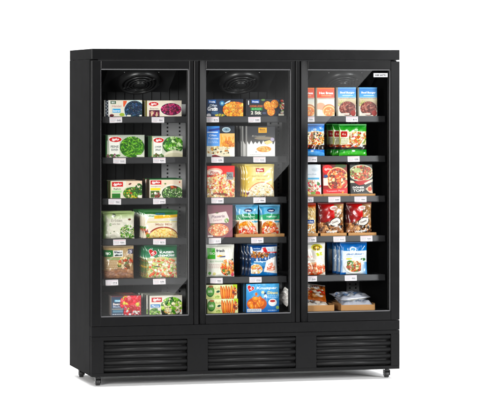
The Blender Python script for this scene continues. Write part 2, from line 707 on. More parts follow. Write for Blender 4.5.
d1 = make_door(.001, .6465, .0567, .5914, False)
d2 = make_door(.6535, 1.2715, .6921, 1.2192, True)
d3 = make_door(1.2785, W - .001, 1.3219, 1.8438, True)

# small maker's plate stuck inside the top corner of the last pane
a = Art(.0886, .0245, '#a9a9aa', .0008)
a.rect(.03, .10, .97, .90, '#bcbcbd')
a.text('GGM GASTRO', .50, .5, .46, '#060607', .05, wid=.84)
V = carton_mesh('badge_plate', a, .002, '#e0e0e0', edge=.0002)
link('badge_plate', V, M['paper'], d3, loc=((1.7394 + 1.828) / 2, .0170, 1.8250))

# shelves with price rails and tags
TAGS = {0: ((.165, .42), (.187, .429), (.158, .429), (.187, .429), (.141, .429)),
        1: ((.756, 1.014), (.785, 1.045), (.785, 1.045), (.769, 1.032), (.779, 1.02)),
        2: ((1.351, 1.625), (1.366, 1.636), (1.344, 1.514, 1.679), (1.363, 1.546, 1.717), (1.366, 1.618))}
tagm = []
for k in range(7):
    a = Art(.076, .0345, '#e6e3e5', .0011)
    a.rs = np.random.RandomState(40 + k)
    a.rect(.03, .06, .97, .94, '#ece9eb')
    a.rect(.05, .10, .95, .22, ('#d9a9b4', '#c9b3c4', '#d7b5b5')[k % 3], .6)
    a.lines(.07, .34, .50, 2, .18, .07, '#8f8b96', .8)
    a.lines(.07, .72, .42, 1, .1, .07, '#b37c86', .8)
    for j in range(4):
        a.rect(.58 + j * .085, .38 + .10 * a.rs.rand(), .615 + j * .085 + .03 * a.rs.rand(), .62 + .08 * a.rs.rand(), '#3c3c4c', .85)
    a.lines(.58, .78, .92, 1, .1, .06, '#9a98a4', .8)
    tagm.append(carton_mesh('price_tag', a, .0012, '#ecebea', edge=.0002))
for b, (xa, xb) in enumerate(BAYS):
    for r, z in enumerate(SHELF_Z):
        s = MB()
        s.box(xa, xb, .100, .60, z - .0125, z - .0005, .002)
        s.box(xa, xb, .100, .112, z - .032, z - .0135, .001)
        for xx in (xa + .002, xb - .012):      # bearers under the sheet
            s.box(xx, xx + .010, .118, .60, z - .036, z - .0135, .001)
        so = part(s, 'shelf', M['shelf'])
        q = MB()
        q.prism([(.094, z + .0005), (.0985, z + .0005), (.0985, z - .0375), (.091, z - .0375), (.0895, z - .036), (.0915, z - .033)],
                xa - .001, xb + .001, smooth=False)
        q.build('price_rail', M['rail'], so)
        for j, tx in enumerate(TAGS[b][r]):
            me = tagm[(3 * b + 2 * r + 4 * j) % 7]
            link('price_tag', me, M['paper'], so, loc=(tx, .0902, z - .0365 + rng.uniform(-.0012, .0008)), rot=(R(-3.5), R(rng.uniform(-1.3, 1.3)), R(rng.uniform(-1.0, 1.0))))

# slotted steel uprights on the back lining
for xa, xb in ((.563, .716), (1.236, 1.332), (1.752, 1.835)):
    ncol = 2
    for_x = [xa]
    inset = .038 if xb - xa > .12 else .022
    hx = (xa + inset, xb - inset)
    for hcx in hx:
        for_x += [hcx - .0055, hcx + .0055]
    for_x.append(xb)
    zs = [DECK_Z + .002]
    z = DECK_Z + .02
    while z < 1.64:
        zs += [z, z + .011]
        z += .0235
    zs.append(1.66)
    bm = bmesh.new()
    gv = [[bm.verts.new((xx, .626, zz)) for xx in for_x] for zz in zs]
    for i in range(len(zs) - 1):
        for j in range(len(for_x) - 1):
            if i % 2 == 1 and j % 2 == 1:
                continue
            bm.faces.new((gv[i][j], gv[i][j + 1], gv[i + 1][j + 1], gv[i + 1][j]))
    r_ = bmesh.ops.extrude_face_region(bm, geom=bm.faces[:])
    bmesh.ops.translate(bm, vec=(0, .004, 0), verts=[v for v in r_['geom'] if isinstance(v, bmesh.types.BMVert)])
    bmesh.ops.recalc_face_normals(bm, faces=bm.faces[:])
    m = MB()
    m.bm.free()
    m.bm = bm
    part(m, 'slotted_upright', M['upright'])

# evaporator fans under the ceiling of each bay
for fx in (.348, .972, 1.620):
    h = MB()
    FY0, FY1, FZ0, FZ1 = .17, .43, 1.880, 1.735
    h.prism([(FY0, FZ0), (.47, FZ0), (.47, FZ1), (FY1, FZ1)], fx - .21, fx + .21, smooth=False)
    ho = part(h, 'fan_housing', M['liner'])
    # the guard sits on the sloping face, which looks forward and down
    sl = math.atan2(FZ0 - FZ1, FY1 - FY0)
    rx = math.pi - sl
    nrm = (-math.sin(rx), math.cos(rx))
    base = (fx, .29 + nrm[0] * .006, 1.813 + nrm[1] * .006)
    g = MB()
    # bulky moulded shroud, then the guard rings, spokes and motor cap inside it
    g.lathe([(.128, -.004), (.128, .012), (.124, .028), (.116, .036), (.108, .034), (.104, .024), (.103, -.004)])
    for rr, zz, tt in ((.086, .030, .0060), (.066, .034, .0050), (.046, .036, .0050)):
        g.torus(rr, tt, z=zz)
    from mathutils import Matrix as _Mx
    for k in range(4):
        b = MB()
        b.box(.02, .106, -.006, .006, .020, .030, .002)
        me = bpy.data.meshes.new('t')
        bmesh.ops.rotate(b.bm, cent=(0, 0, 0), matrix=_Mx.Rotation(k * math.pi / 2 + .6, 3, 'Z'), verts=b.bm.verts[:])
        b.bm.to_mesh(me)
        b.bm.free()
        g.bm.from_mesh(me)
        bpy.data.meshes.remove(me)
    g.lathe([(.036, .010), (.036, .038), (.028, .046), (.0005, .048)])
    g.build('fan_guard', M['fan'], ho, loc=base, rot=(rx, 0, 0))
    MB().cyl((0, 0, .004), (0, 0, 1), .102, .004, 40).build('fan_backplate', M['gasket'], ho, loc=base, rot=(rx, 0, 0))
    for sx in (-1, 1):
        MB().lathe([(.004, 0), (.004, .002), (.0005, .0035)], 14).build('screw', M['screw'], ho, loc=(fx + sx * .105, .2155, 1.853), rot=(rx, 0, 0))

# left faces of header, rail, plinth and doors: matt material added to dim reflections
for o in list(col.objects):
    if o.type == 'MESH' and o.name.split('.')[0] in ('header_panel', 'lower_rail', 'plinth_panel', 'glass_door'):
        o.data.materials.append(M['side'])
        k = len(o.data.materials) - 1
        for f in o.data.polygons:
            if f.normal.x < -.5:
                f.material_index = k

# ================================================================ the frozen goods
GREENS = ['#4f8f2e', '#6fae3c', '#3c7a26', '#8cc152', '#2f6420']
MIX = ['#e8dcae', '#d9a441', '#c8502d', '#6f9a3a', '#f0e6c8', '#e07a4a']
PIZZA = ['#d9573c', '#f2dfae', '#e9c27c', '#b8402c', '#f6ecd0', '#7f8f3a']
GOLD = ['#e59a3c', '#f0b25a', '#d07f2a', '#f6cf8a']


def red_oval(a, cx, cy, rx, ry, word='iglo', hgt=None):
    a.ell(cx, cy, rx, ry, '#f6efe9')
    a.ell(cx, cy, rx * .93, ry * .88, '#c8202f')
    a.text(word, cx, cy + .005, hgt or ry * 1.05, '#ffffff', .03, .25, wid=rx * 1.1)


def heart(a, cx, cy, s):
    """red leaf-shaped mark with a white flourish"""
    k = a.w / a.h
    pts = []
    for i in range(30):
        t = i / 29 * 2 * math.pi
        x = 16 * math.sin(t) ** 3 / 17
        y = -(13 * math.cos(t) - 5 * math.cos(2 * t) - 2 * math.cos(3 * t) - math.cos(4 * t)) / 17
        r = .35
        pts.append((cx + s * (x * math.cos(r) - y * math.sin(r)), cy + s * k * (x * math.sin(r) + y * math.cos(r))))
    a.poly(pts, '#ffffff')
    a.poly([(cx + (x - cx) * .9, cy + (y - cy) * .9) for x, y in pts], '#cc1f33')
    a.ell(cx + s * .05, cy - s * .05, s * .42, s * k * .10, '#ffffff', rot=-.6)
    a.ell(cx + s * .25, cy + s * k * .18, s * .30, s * k * .08, '#ffffff', rot=-.6)


def art_blueberry():
    a = Art(.230, .097, '#e9e4d8')
    a.rect(0, 0, .03, 1, '#f3f1ec').rect(.03, 0, .11, 1, '#1f2b3d')
    for k in range(9):
        a.ell(.07 + .012 * (-1) ** k, .08 + k * .10, .018, .035, '#dfe4ea', .8)
    a.rect(.11, 0, .16, 1, '#f4f2ee')
    a.rect(.17, .05, .31, .22, '#1f5a35').text('BIO', .24, .135, .10, '#ffffff')
    a.text('Heidel', .33, .36, .13, '#b4707a', .0, wid=.24)
    a.rect(.22, .52, .43, .76, '#5fb3dc').text('beeren', .325, .64, .14, '#ffffff', .01, wid=.18)
    a.poly([(.50, .04), (.60, .04), (.55, .5), (.50, .36)], '#e0785a')
    a.ell(.47, .88, .07, .10, '#a8bb5c').ell(.20, .93, .06, .08, '#6d3038')
    a.ell(.80, .62, .285, .66, '#d7e6e4').ell(.80, .63, .265, .60, '#1c3c55')
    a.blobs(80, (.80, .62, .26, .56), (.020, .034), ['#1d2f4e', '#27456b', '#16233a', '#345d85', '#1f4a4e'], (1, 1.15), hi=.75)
    a.rect(.60, .90, .70, 1, '#f1efe8').rect(.93, .90, .99, .98, '#f1efe8')
    return a.speckle()


def art_cherry():
    a = Art(.211, .095, '#ece4d6')
    a.grad(0, 0, 1, .5, '#e3dacb', '#f0e9dd')
    red_oval(a, .19, .22, .15, .15)
    a.text('Beeren', .20, .50, .10, '#8f7f83', .0, wid=.24)
    a.rect(.06, .60, .36, 1, '#5b1f3a')
    a.blobs(16, (.20, .84, .15, .18), (.03, .05), ['#7d2a4a', '#e6b9a0', '#f0d5b8', '#93335b'], hi=.4)
    a.ell(.69, .56, .32, .42, '#f3eee4').ell(.69, .55, .30, .39, '#4a1030')
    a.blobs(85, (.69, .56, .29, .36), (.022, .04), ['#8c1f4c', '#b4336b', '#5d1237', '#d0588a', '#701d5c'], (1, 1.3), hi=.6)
    a.rect(.88, .93, .99, .99, '#f4f0e8')
    return a.speckle()


def veg_box(w, h, title, tops, food):
    a = Art(w, h, '#cfd3c6')
    a.grad(0, 0, 1, 1, '#b9beb4', '#d9dccd')
    a.rect(0, 0, .035, 1, '#2f6c35').rect(.0, .0, .05, .25, '#2c5a30')
    food(a)
    a.poly([(.08, .08), (.36, .08), (.35, .94), (.10, .94)], '#f3f2ec')
    red_oval(a, .25, .20, .17, .13)
    a.text(title[0], .23, .52, .10, '#3a4a48', .02, wid=.20)
    a.text(title[1], .23, .66, .10, '#3a4a48', .02, wid=.17)
    a.blobs(14, (.22, .95, .20, .10), (.02, .04), tops, clip=False)
    return a


def art_beans():
    def food(a):
        a.ell(.68, .55, .32, .47, '#3d6b28')
        a.blobs(150, (.68, .54, .31, .46), (.010, .015), GREENS + ['#9ccc65'], (4, 7), hi=.35)
    a = veg_box(.236, .132, ('FEINE', 'BOHNEN'), ['#5b8f3a', '#8a5a6a', '#3d6b28'], food)
    a.rect(.80, .90, .97, .97, '#e8eadf')
    return a.speckle()


def art_spinach():
    def food(a):
        a.ell(.70, .44, .33, .42, '#2f5b2a')
        a.blobs(70, (.71, .40, .31, .36), (.03, .055), GREENS + ['#b7d79a', '#cfe3b6'], (1, 1.8), hi=.35)
        a.ell(.74, 1.02, .36, .34, '#e6e2d0').ell(.74, 1.0, .30, .20, '#d3cfb8')
    a = veg_box(.196, .125, ('JUNGER', 'SPINAT'), ['#4f7d33', '#6a8a48', '#7a5a3a'], food)
    a.rect(.04, 0, .075, 1, '#c9c9a8')
    return a.speckle()


def art_broccoli():
    a = Art(.194, .103, '#efe9dc')
    a.grad(.5, 0, 1, .5, '#f0d9c4', '#ece6d6')
    a.rect(0, 0, .06, 1, '#e9dfc4').rect(.0, 0, .02, 1, '#3f7a36')
    a.rect(.06, .06, .40, .33, '#cc2a35').text('iglo', .23, .20, .17, '#ffffff', .03, .25, wid=.26)
    a.text('Rahm', .22, .46, .10, '#5b7d5b', .02, wid=.22)
    a.rect(.06, .55, .40, .68, '#b9dcae').rect(.06, .72, .32, .99, '#3d7f3b')
    a.ell(.69, .72, .34, .44, '#e8e3d3').ell(.70, .72, .30, .36, '#5c7d35')
    a.blobs(60, (.70, .70, .30, .34), (.02, .045), GREENS + ['#cdb84c', '#b4502f', '#e6dfa8'], (1, 1.4), hi=.35)
    a.blobs(26, (.90, .48, .12, .32), (.025, .045), ['#39682b', '#4c8235', '#2b5522'], hi=.3)
    a.ell(.62, .18, .05, .05, '#7a4a4a', rot=-.4)
    a.rect(.86, .84, .98, .97, '#efece2')
    return a.speckle()


def art_peas():
    a = Art(.199, .113, '#eee7da')
    a.grad(.35, 0, 1, .5, '#f1e2d2', '#ecdcc8')
    a.rect(0, 0, 1, .05, '#2f7a45').rect(.03, .08, .36, .30, '#c9242f')
    a.text('iglo', .19, .19, .15, '#ffffff', .03, .25, wid=.25)
    a.text('Gartengemuese', .19, .40, .07, '#777777', .0, wid=.30)
    a.rect(.03, .48, .33, .60, '#efdc3f').rect(.03, .62, .30, .98, '#5a7a3c')
    a.blobs(12, (.20, .84, .14, .16), (.03, .06), ['#8b3b2a', '#3c5a26', '#e9dfd6'], hi=.3)
    a.ell(.70, .74, .36, .46, '#f2ede2').ell(.70, .76, .33, .40, '#46603a')
    a.blobs(120, (.70, .74, .32, .34), (.016, .024), ['#4b7a34', '#6fa04a', '#2e5530', '#87b765', '#d9e2c0'], (1, 1.2), hi=.5)
    a.blobs(8, (.72, .46, .11, .10), (.02, .04), ['#c8703f', '#8c3a26', '#e09a62'], (1.5, 2.5))
    a.ell(.48, .26, .03, .04, '#6a8a4a').ell(.92, .18, .02, .05, '#c45a4a')
    return a.speckle()


def art_pea_bag():
    a = Art(.191, .152, '#e7e4d8')
    a.grad(0, 0, 1, .22, '#a9bd86', '#dfe2cc')
    a.grad(0, .1, .12, 1, '#86ab5e', '#dfe0cf', True)
    a.ell(.34, .07, .06, .07, '#55684a').text('bio', .34, .07, .07, '#f0f0e4')
    a.text('Erbsen', .42, .28, .12, '#9a978c', .0, .15, wid=.36)
    a.text('sehr fein', .40, .42, .07, '#a9a69b', wid=.26)
    a.rect(.19, .40, .25, .50, '#6f9a5a').rect(.21, .42, .24, .48, '#e7e4d8')
    a.ell(.84, .25, .05, .04, '#7d5a46')
    a.ell(.33, .72, .02, .02, '#54693f').ell(.22, .78, .015, .02, '#78945c')
    a.blobs(110, (.78, .76, .26, .30), (.016, .03), GREENS + ['#a8bb6a', '#c5c98e', '#5f7a35'], (1, 1.4), hi=.45)
    a.lines(.12, .88, .45, 2, .05, .02, '#9aa187')
    return a.speckle()


def art_soup_bag():
    a = Art(.211, .155, '#ece3d2')
    a.rect(0, 0, 1, .10, '#2f7a37').rect(.35, .02, .62, .08, '#2c6f86')
    a.ell(.20, .14, .22, .08, '#eef3e6').text('bofrost', .20, .14, .07, '#3f8a45', .02, wid=.2)
    a.poly([(.30, .12), (1, .10), (1, .20), (.30, .25)], '#ebc53a')
    a.rect(.1, .36, 1, .39, '#d5cf8a').rect(.75, .30, 1, .33, '#b9d6d8')
    a.text('Mais Mix', .58, .47, .09, '#b6907c', .01, wid=.50)
    a.ell(.56, 1.02, .48, .46, '#a5472f').ell(.57, 1.03, .45, .42, '#f2e0a8')
    a.blobs(150, (.57, 1.02, .43, .38), (.013, .022), ['#eec35a', '#f4d98a', '#e2a83a', '#f7e6b0', '#d98b3a'], hi=.6)
    for k in range(5):
        a.ell(.04 + .02 * k, .62 + .07 * k, .05, .07, ['#5f8a3a', '#c45a33', '#8a3b26', '#d08a48', '#7f9a48'][k])
    return a.speckle()


def art_mushroom_bag():
    a = Art(.185, .188, '#b9a283')
    a.grad(0, 0, 1, 1, '#c3ae8c', '#a98a6b')
    a.rect(0, .09, .30, .31, '#2f7d42').text('BIO', .14, .20, .08, '#dcebd8', .02)
    a.rect(.31, .10, .63, .30, '#e9ebe8')
    a.text('frisch', .47, .155, .07, '#25344f', .04, wid=.26)
    a.poly([(.34, .25), (.42, .22), (.50, .24), (.60, .23), (.60, .27), (.36, .28)], '#2a3a30')
    a.rect(.80, .06, .99, .22, '#4a4257').text('%', .9, .14, .09, '#d8d4e0')
    a.rect(.08, .33, .75, .40, '#9cab7a')
    a.blobs(26, (.70, .52, .30, .20), (.04, .075), ['#e6d5b2', '#c0603c', '#5d7a3c', '#efe2c4', '#7a5a3a', '#d8c07a'], (1, 1.8), hi=.35)
    a.grad(0, .74, 1, 1, '#a57a5c', '#8a6a58')
    a.blobs(40, (.5, .84, .52, .16), (.03, .06), ['#b08a6a', '#9a7358', '#8a6a5c', '#bb967a'], (1.3, 2.6), ang=0, a=.6, hi=.1)
    a.lines(.06, .44, .45, 5, .055, .02, '#e4dcc2', .6)
    return a.speckle()


def art_kaiser_bag():
    a = Art(.201, .189, '#c9cdb0')
    a.grad(0, 0, 1, .36, '#1f6a46', '#3f8a66')
    heart(a, .23, .20, .14)
    a.text('KAISER', .68, .185, .075, '#ffffff', .035, wid=.46)
    a.text('GEMÜSE', .66, .285, .075, '#ffffff', .035, wid=.52)
    a.ell(.22, .345, .07, .03, '#eef3ea')
    a.ell(.52, .75, .58, .42, '#d6d5a4')
    a.blobs(150, (.55, .72, .52, .36), (.028, .055), ['#e7e2bc', '#cfd98e', '#e58a62', '#d9684a', '#8fae5a', '#f1efdc', '#efc9b0'], (1, 1.7), hi=.4)
    a.ell(.36, .64, .09, .02, '#2f4a2f')
    a.grad(0, .4, .10, 1, '#3f5a34', '#b4bd8c', True)
    a.blobs(14, (.05, .7, .08, .3), (.02, .04), ['#c8a84a', '#5d7a3c', '#8f6a3a'], a=.8)
    a.text('tiefgefroren', .40, .955, .04, '#3f6a4f', .01, wid=.4)
    return a.speckle()


def art_berry_box():
    a = Art(.179, .116, '#46566c')
    a.grad(0, 0, .42, 1, '#3f5166', '#55687d')
    a.rect(0, 0, .42, .06, '#6a4650')
    a.rect(.10, .20, .33, .31, '#86bfd8').text('frost', .215, .255, .08, '#ffffff', .02, wid=.16)
    a.text('Beeren', .21, .42, .12, '#f0e6e4', .03, wid=.32)
    a.text('Mischung', .23, .56, .11, '#c9cfe0', .02, wid=.36)
    a.rect(.02, .66, .40, .69, '#d8d2c6').rect(.04, .73, .38, .85, '#84a6b8')
    a.lines(.03, .92, .40, 1, .1, .05, '#d9dde4', .9)
    a.rect(.42, 0, .44, 1, '#7a4048')
    a.rect(.44, 0, 1, 1, '#dfaeb4')
    a.blobs(85, (.73, .45, .40, .6), (.05, .095), ['#d8324a', '#e85a62', '#c32438', '#ef8f92', '#d8c86a', '#e0485a'], (1, 1.35), clip=False, hi=.45)
    a.blobs(12, (.73, .88, .3, .14), (.03, .05), ['#f2eef0', '#a8243c', '#8f2a4c', '#e9e2d8'], clip=False)
    a.rect(.975, 0, 1, 1, '#b03345')
    return a.speckle()


def art_salad_box():
    a = Art(.199, .113, '#ece9e0')
    a.grad(0, 0, 1, .3, '#d9d5cb', '#f0ede5')
    a.rect(.06, .10, .38, .34, '#c4283c').text('iglo', .22, .22, .17, '#ffffff', .03, .25, wid=.24)
    a.rect(.03, .46, .32, .62, '#3f8fc4').text('Pfanne', .175, .54, .10, '#ffffff', .02, wid=.22)
    a.ell(.65, .78, .30, .46, '#3a3f36')
    a.blobs(110, (.68, .56, .33, .46), (.03, .06), GREENS + ['#a8cf5a', '#c4dd7a', '#efe9c8', '#e8e0c0'], (1, 2.0), hi=.35)
    a.blobs(22, (.16, .88, .17, .22), (.03, .05), ['#3e7a2c', '#63983c', '#8fb95a', '#b8cf8a'], hi=.3)
    a.blobs(10, (.56, .80, .12, .14), (.03, .045), ['#f1e9d2', '#d9a56a', '#efe0b8'], hi=.3)
    a.blobs(5, (.86, .84, .10, .12), (.02, .04), ['#d9793a', '#e8e2d4'])
    return a.speckle()


def art_gratin_box():
    a = Art(.226, .104, '#1f2c40')
    a.grad(0, 0, .5, 1, '#22344e', '#2c4464')
    a.rect(.05, .06, .25, .25, '#2f78b8').text('frosta', .15, .155, .12, '#ffffff', .02, wid=.16)
    a.text('Ofen', .18, .37, .14, '#dfe6ee', .02, wid=.20)
    a.text('Gratin', .16, .56, .24, '#ffffff', .04, .15, wid=.27)
    a.ell(.42, .25, .07, .15, '#3f7fa8').ell(.42, .25, .035, .08, '#a9cfd8')
    a.ell(.57, .19, .09, .05, '#d9e2e4', rot=-.5)
    a.ell(.76, .64, .35, .50, '#141a22').ell(.78, .62, .33, .46, '#c9782c')
    a.blobs(110, (.78, .62, .33, .46), (.03, .055), ['#e39a42', '#f0b65c', '#d9842f', '#f3c878', '#c8702a', '#e8a44e'], (1, 1.6), hi=.25)
    a.blobs(10, (.82, .62, .2, .3), (.008, .014), ['#8c4a1c', '#6f8a3a'])
    a.blobs(8, (.36, .93, .13, .07), (.02, .03), ['#d9c04a', '#a8b85a'])
    a.ell(.06, .94, .06, .10, '#e8e4e6').ell(.22, .80, .10, .09, '#51708f')
    return a.speckle()


def art_burger_box():
    a = Art(.240, .104, '#20252f')
    a.rect(.14, .06, .34, .25, '#2a6cb0').text('frosta', .24, .155, .11, '#ffffff', .02, wid=.16)
    a.rect(.05, .10, .075, .34, '#eceef0')
    a.text('GEMUESE', .26, .42, .12, '#c47a52', .03, wid=.34)
    a.rect(.12, .50, .42, .66, '#2f8a46').text('BURGER', .27, .58, .11, '#8fd09a', .02, wid=.24)
    a.text('2 Stk', .26, .80, .20, '#e4e2d8', .04, wid=.28)
    a.ell(.44, .06, .05, .06, '#6f8f5a').ell(.80, .12, .06, .08, '#4c5a78')
    for cx, cy in ((.555, .38), (.735, .30), (.645, .73)):
        a.ell(cx, cy, .105, .255, '#a8601f').ell(cx, cy, .098, .235, '#eaa048')
        a.blobs(45, (cx, cy, .092, .22), (.012, .022), ['#f0b050', '#e28f34', '#f6c878', '#cf7a2a', '#e8a84a'], hi=.25)
    a.blobs(16, (.93, .45, .06, .42), (.02, .035), ['#e9e2d6', '#c8503c', '#8fb04a', '#d9d49a', '#e8b8a8'], hi=.3)
    a.rect(.84, .86, .98, .97, '#ece8da')
    a.ell(.83, .72, .03, .2, '#3a4258', rot=.5).ell(.47, .82, .05, .06, '#59607a')
    return a.speckle()


def art_fries():
    a = Art(.173, .183, '#e9e2cf')
    a.grad(0, 0, .46, .65, '#3f7fce', '#7fb0e4')
    a.rect(0, 0, .46, .08, '#5f9ad8').poly([(.04, .12), (.46, .05), (.46, .13), (.10, .17)], '#1f4f9c')
    a.rect(.02, .18, .40, .22, '#e4edf6', .9)
    a.text('Ofen', .22, .30, .06, '#eaf2fa', .02, wid=.26)
    a.text('Pommes', .24, .40, .07, '#d6e2f6', .03, wid=.36)
    a.lines(.05, .48, .40, 2, .05, .02, '#dce8f6')
    a.rect(.46, 0, 1, .26, '#10202f').ell(.70, .12, .15, .085, '#c5d4da').ell(.70, .12, .12, .06, '#8fa8b4')
    a.text('TK', .70, .12, .05, '#1d3040', .03)
    a.rect(.46, .24, 1, .70, '#e9c48a')
    for k in range(26):
        x = .50 + .48 * a.rs.rand()
        y = .40 + .2 * a.rs.rand()
        a.ell(x, y, .022, .15, GOLD[k % 4], rot=(a.rs.rand() - .5) * .5)
    a.blobs(26, (.76, .60, .24, .12), (.02, .04), ['#d98a34', '#e8a850', '#c87428'], (1, 1.8))
    a.rect(0, .68, 1, 1, '#ebe3cc')
    a.blobs(34, (.45, .79, .5, .13), (.025, .045), ['#e8d9a8', '#3b3f38', '#d8a850', '#c8c2a8', '#efe6cc', '#b87f3a'], (1, 1.8), hi=.3)
    a.poly([(0, .90), (.3, .93), (.6, 1), (0, 1)], '#e8e9e4').poly([(.18, .96), (.30, .93), (.52, 1), (.2, 1)], '#8c1f38')
    a.poly([(.75, .75), (1, .70), (1, 1), (.85, 1)], '#f0eeea')
    return a.speckle()


def art_bread_carton():
    a = Art(.174, .182, '#f0efec')
    a.grad(0, 0, 1, .6, '#3a3a3e', '#4a4a4c')
    a.grad(0, .3, 1, .58, '#48484a', '#6a6866')
    a.rect(.40, .05, .70, .22, '#e3b34a').text('Back', .55, .11, .05, '#6b4a1c', .02, wid=.2)
    a.rect(.44, .155, .66, .175, '#a87a2c')
    a.text('Knusper', .42, .335, .08, '#b8b4ac', .0, .2, wid=.5)
    a.ell(.60, .40, .34, .05, '#b4a894', .6)
    pts = [(0, 1), (0, .55)]
    n = 7
    for k in range(n * 2 + 1):
        x = k / (n * 2)
        pts.append((x, (.60 if k % 2 else .49) + .02 * math.sin(k * 2.1)))
    pts += [(1, 1)]
    a.poly(pts, '#f1f0ee')
    a.poly([(.58, .52), (.80, .46), (.92, .54), (.70, .62)], '#ead9a8')
    a.ell(.60, .76, .26, .10, '#e9b06a').blobs(26, (.58, .76, .24, .085), (.03, .06), ['#e8a050', '#f0bd78', '#dd9044', '#f3d09a'], hi=.3)
    a.ell(.32, .85, .02, .012, '#4a4a4a').ell(.90, .44, .07, .06, '#bdb6c8')
    a.lines(.1, .93, .5, 1, .05, .015, '#b5b2ac')
    return a.speckle(.03)


def art_red_pizza():
    a = Art(.170, .188, '#e9cfa8')
    a.rect(0, 0, 1, .36, '#d93a34').ell(.26, .20, .30, .13, '#efc9b8', .9, rot=-.05).ell(.26, .21, .25, .09, '#f4e4da')
    a.text('Pizza', .26, .21, .09, '#b0303a', .02, .2, wid=.3)
    a.rect(.05, .28, .62, .32, '#8a3f2a')
    a.ell(.5, .74, .62, .46, '#eed3a4')
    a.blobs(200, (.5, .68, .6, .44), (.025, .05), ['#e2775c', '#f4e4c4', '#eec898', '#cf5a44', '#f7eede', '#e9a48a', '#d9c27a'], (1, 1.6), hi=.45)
    a.rect(.70, .20, .95, .44, '#9a9ea0').text('XL', .82, .31, .12, '#4c5054', .03)
    a.blobs(10, (.45, .92, .3, .06), (.02, .05), ['#7a5a2a', '#8f3a26', '#5a6a2c'], (1.5, 3), ang=0)
    return a.speckle()


def art_yellow_pizza():
    a = Art(.184, .187, '#f2e2ae')
    a.grad(0, 0, .26, 1, '#d8bf52', '#f1dfa4', True)
    a.rect(.36, .07, .64, .20, '#b3273a').rect(.38, .085, .62, .185, '#c23044')
    a.text('Riva', .50, .135, .07, '#ffffff', .03, wid=.20)
    a.text('QUATTRO FORMAGGI', .52, .335, .045, '#a59a5a', .02, wid=.62)
    a.text('Steinofen', .52, .44, .04, '#c8a04a', wid=.3)
    a.ell(.56, 1.02, .50, .50, '#d98f62').ell(.56, 1.02, .475, .47, '#f6ecd4')
    a.blobs(95, (.56, 1.0, .46, .44), (.022, .045), ['#f7f0de', '#efdcae', '#fbf6ea', '#e8c88a', '#ecd0b0'], hi=.5)
    a.blobs(26, (.56, .98, .42, .38), (.010, .018), ['#5f7a35', '#8a3b2a', '#c04a35', '#7d8f3d'])
    a.ell(.08, .88, .05, .06, '#7a2f3a')
    return a.speckle()


def art_mauve_pizza():
    a = Art(.157, .194, '#8f5f68')
    a.grad(0, 0, 1, 1, '#7f545e', '#a07078')
    a.poly([(.04, .28), (.74, .20), (.86, .42), (.82, .55), (.10, .56)], '#eadcd8')
    a.text('Pizzeria', .42, .35, .09, '#8d7a86', .02, .2, wid=.52, rot=-.07)
    a.text('Salami', .40, .46, .06, '#a8808a', .0, .2, wid=.36, rot=-.07)
    a.blobs(9, (.76, .48, .08, .07), (.03, .05), ['#7fae4a', '#5f8f35', '#9cc46a'])
    a.ell(.38, .24, .06, .02, '#5c6a3a').ell(.24, .60, .12, .03, '#8a9a6a')
    a.ell(.44, .78, .42, .21, '#7f3f38').ell(.44, .77, .40, .19, '#eaa47c')
    a.blobs(90, (.44, .77, .38, .175), (.025, .05), ['#e88f6c', '#f6d8b0', '#d9684c', '#f7e6cc', '#efb48c', '#d08a5a'], hi=.45)
    a.rect(.02, .93, .22, .985, '#eee6e2')
    return a.speckle()


def chicken_bag(w, h, pale=False):
    a = Art(w, h, '#e9dcc8')
    a.grad(0, 0, 1, .30, '#6fb4da', '#9fcfe4')
    a.grad(0, 0, .22, .30, '#2f7fa0', '#6fb4da', True)
    a.ell(.55, .13, .19, .07, '#1f3f6f').text('wiesen', .55, .13, .055, '#ffffff', .02, wid=.26)
    a.poly([(0, .30), (.4, .24), (1, .27), (1, .44), (0, .46)], '#2f8f63' if not pale else '#4fa87f')
    a.text('Hähnchen', .58, .345, .06, '#d6efe0', .02, wid=.5)
    a.rect(.15, .46, 1, .60, '#e8e6dc')
    a.ell(.86, .52, .16, .03, '#6fb0cc')
    a.ell(.45, .72, .36, .22, '#d98a3c').blobs(30, (.45, .70, .34, .20), (.06, .10), ['#e39a48', '#efb468', '#cf7a30', '#f3cd94'], (1, 1.6), hi=.35)
    a.blobs(44, (.56, .84, .46, .17), (.04, .075), ['#e8b49a', '#d9563c', '#f2dccb', '#e58a6a', '#f4e8da', '#c84430'], (1, 1.6), clip=False, hi=.4)
    a.grad(0, .5, .12, 1, '#3a2a1a', '#a5703a', True)
    return a.speckle()


def art_veg_mix():
    a = Art(.173, .186, '#ecebe2')
    a.rect(.02, .06, .30, .42, '#57b04a').rect(.04, .1, .16, .38, '#6cc05c')
    a.text('BIO', .20, .24, .08, '#e7f4e2', .02)
    a.text('frisch', .49, .145, .09, '#22304a', .04, wid=.30)
    a.poly([(.34, .32), (.46, .28), (.58, .32), (.70, .30), (.68, .345), (.40, .36)], '#e0b84a')
    a.poly([(.42, .345), (.68, .32), (.66, .36), (.48, .37)], '#2a4a8a')
    a.text('REIS PFANNE', .34, .50, .05, '#8fb08a', .01, wid=.48)
    a.lines(.06, .59, .50, 3, .05, .022, '#c9a5a0', .8)
    a.blobs(80, (.75, .70, .27, .26), (.03, .06), ['#e8834a', '#d9643a', '#f0b060', '#5f8f3c', '#e9d0a0', '#3c5a2a', '#ef9a6a'], (1, 1.6), hi=.4)
    a.ell(.93, .45, .035, .035, '#4a5a4a')
    a.ell(.10, .88, .05, .05, '#7fae6a').ell(.26, .90, .06, .05, '#d6cf9a')
    a.ell(.93, .93, .06, .06, '#d86a7a')
    return a.speckle()


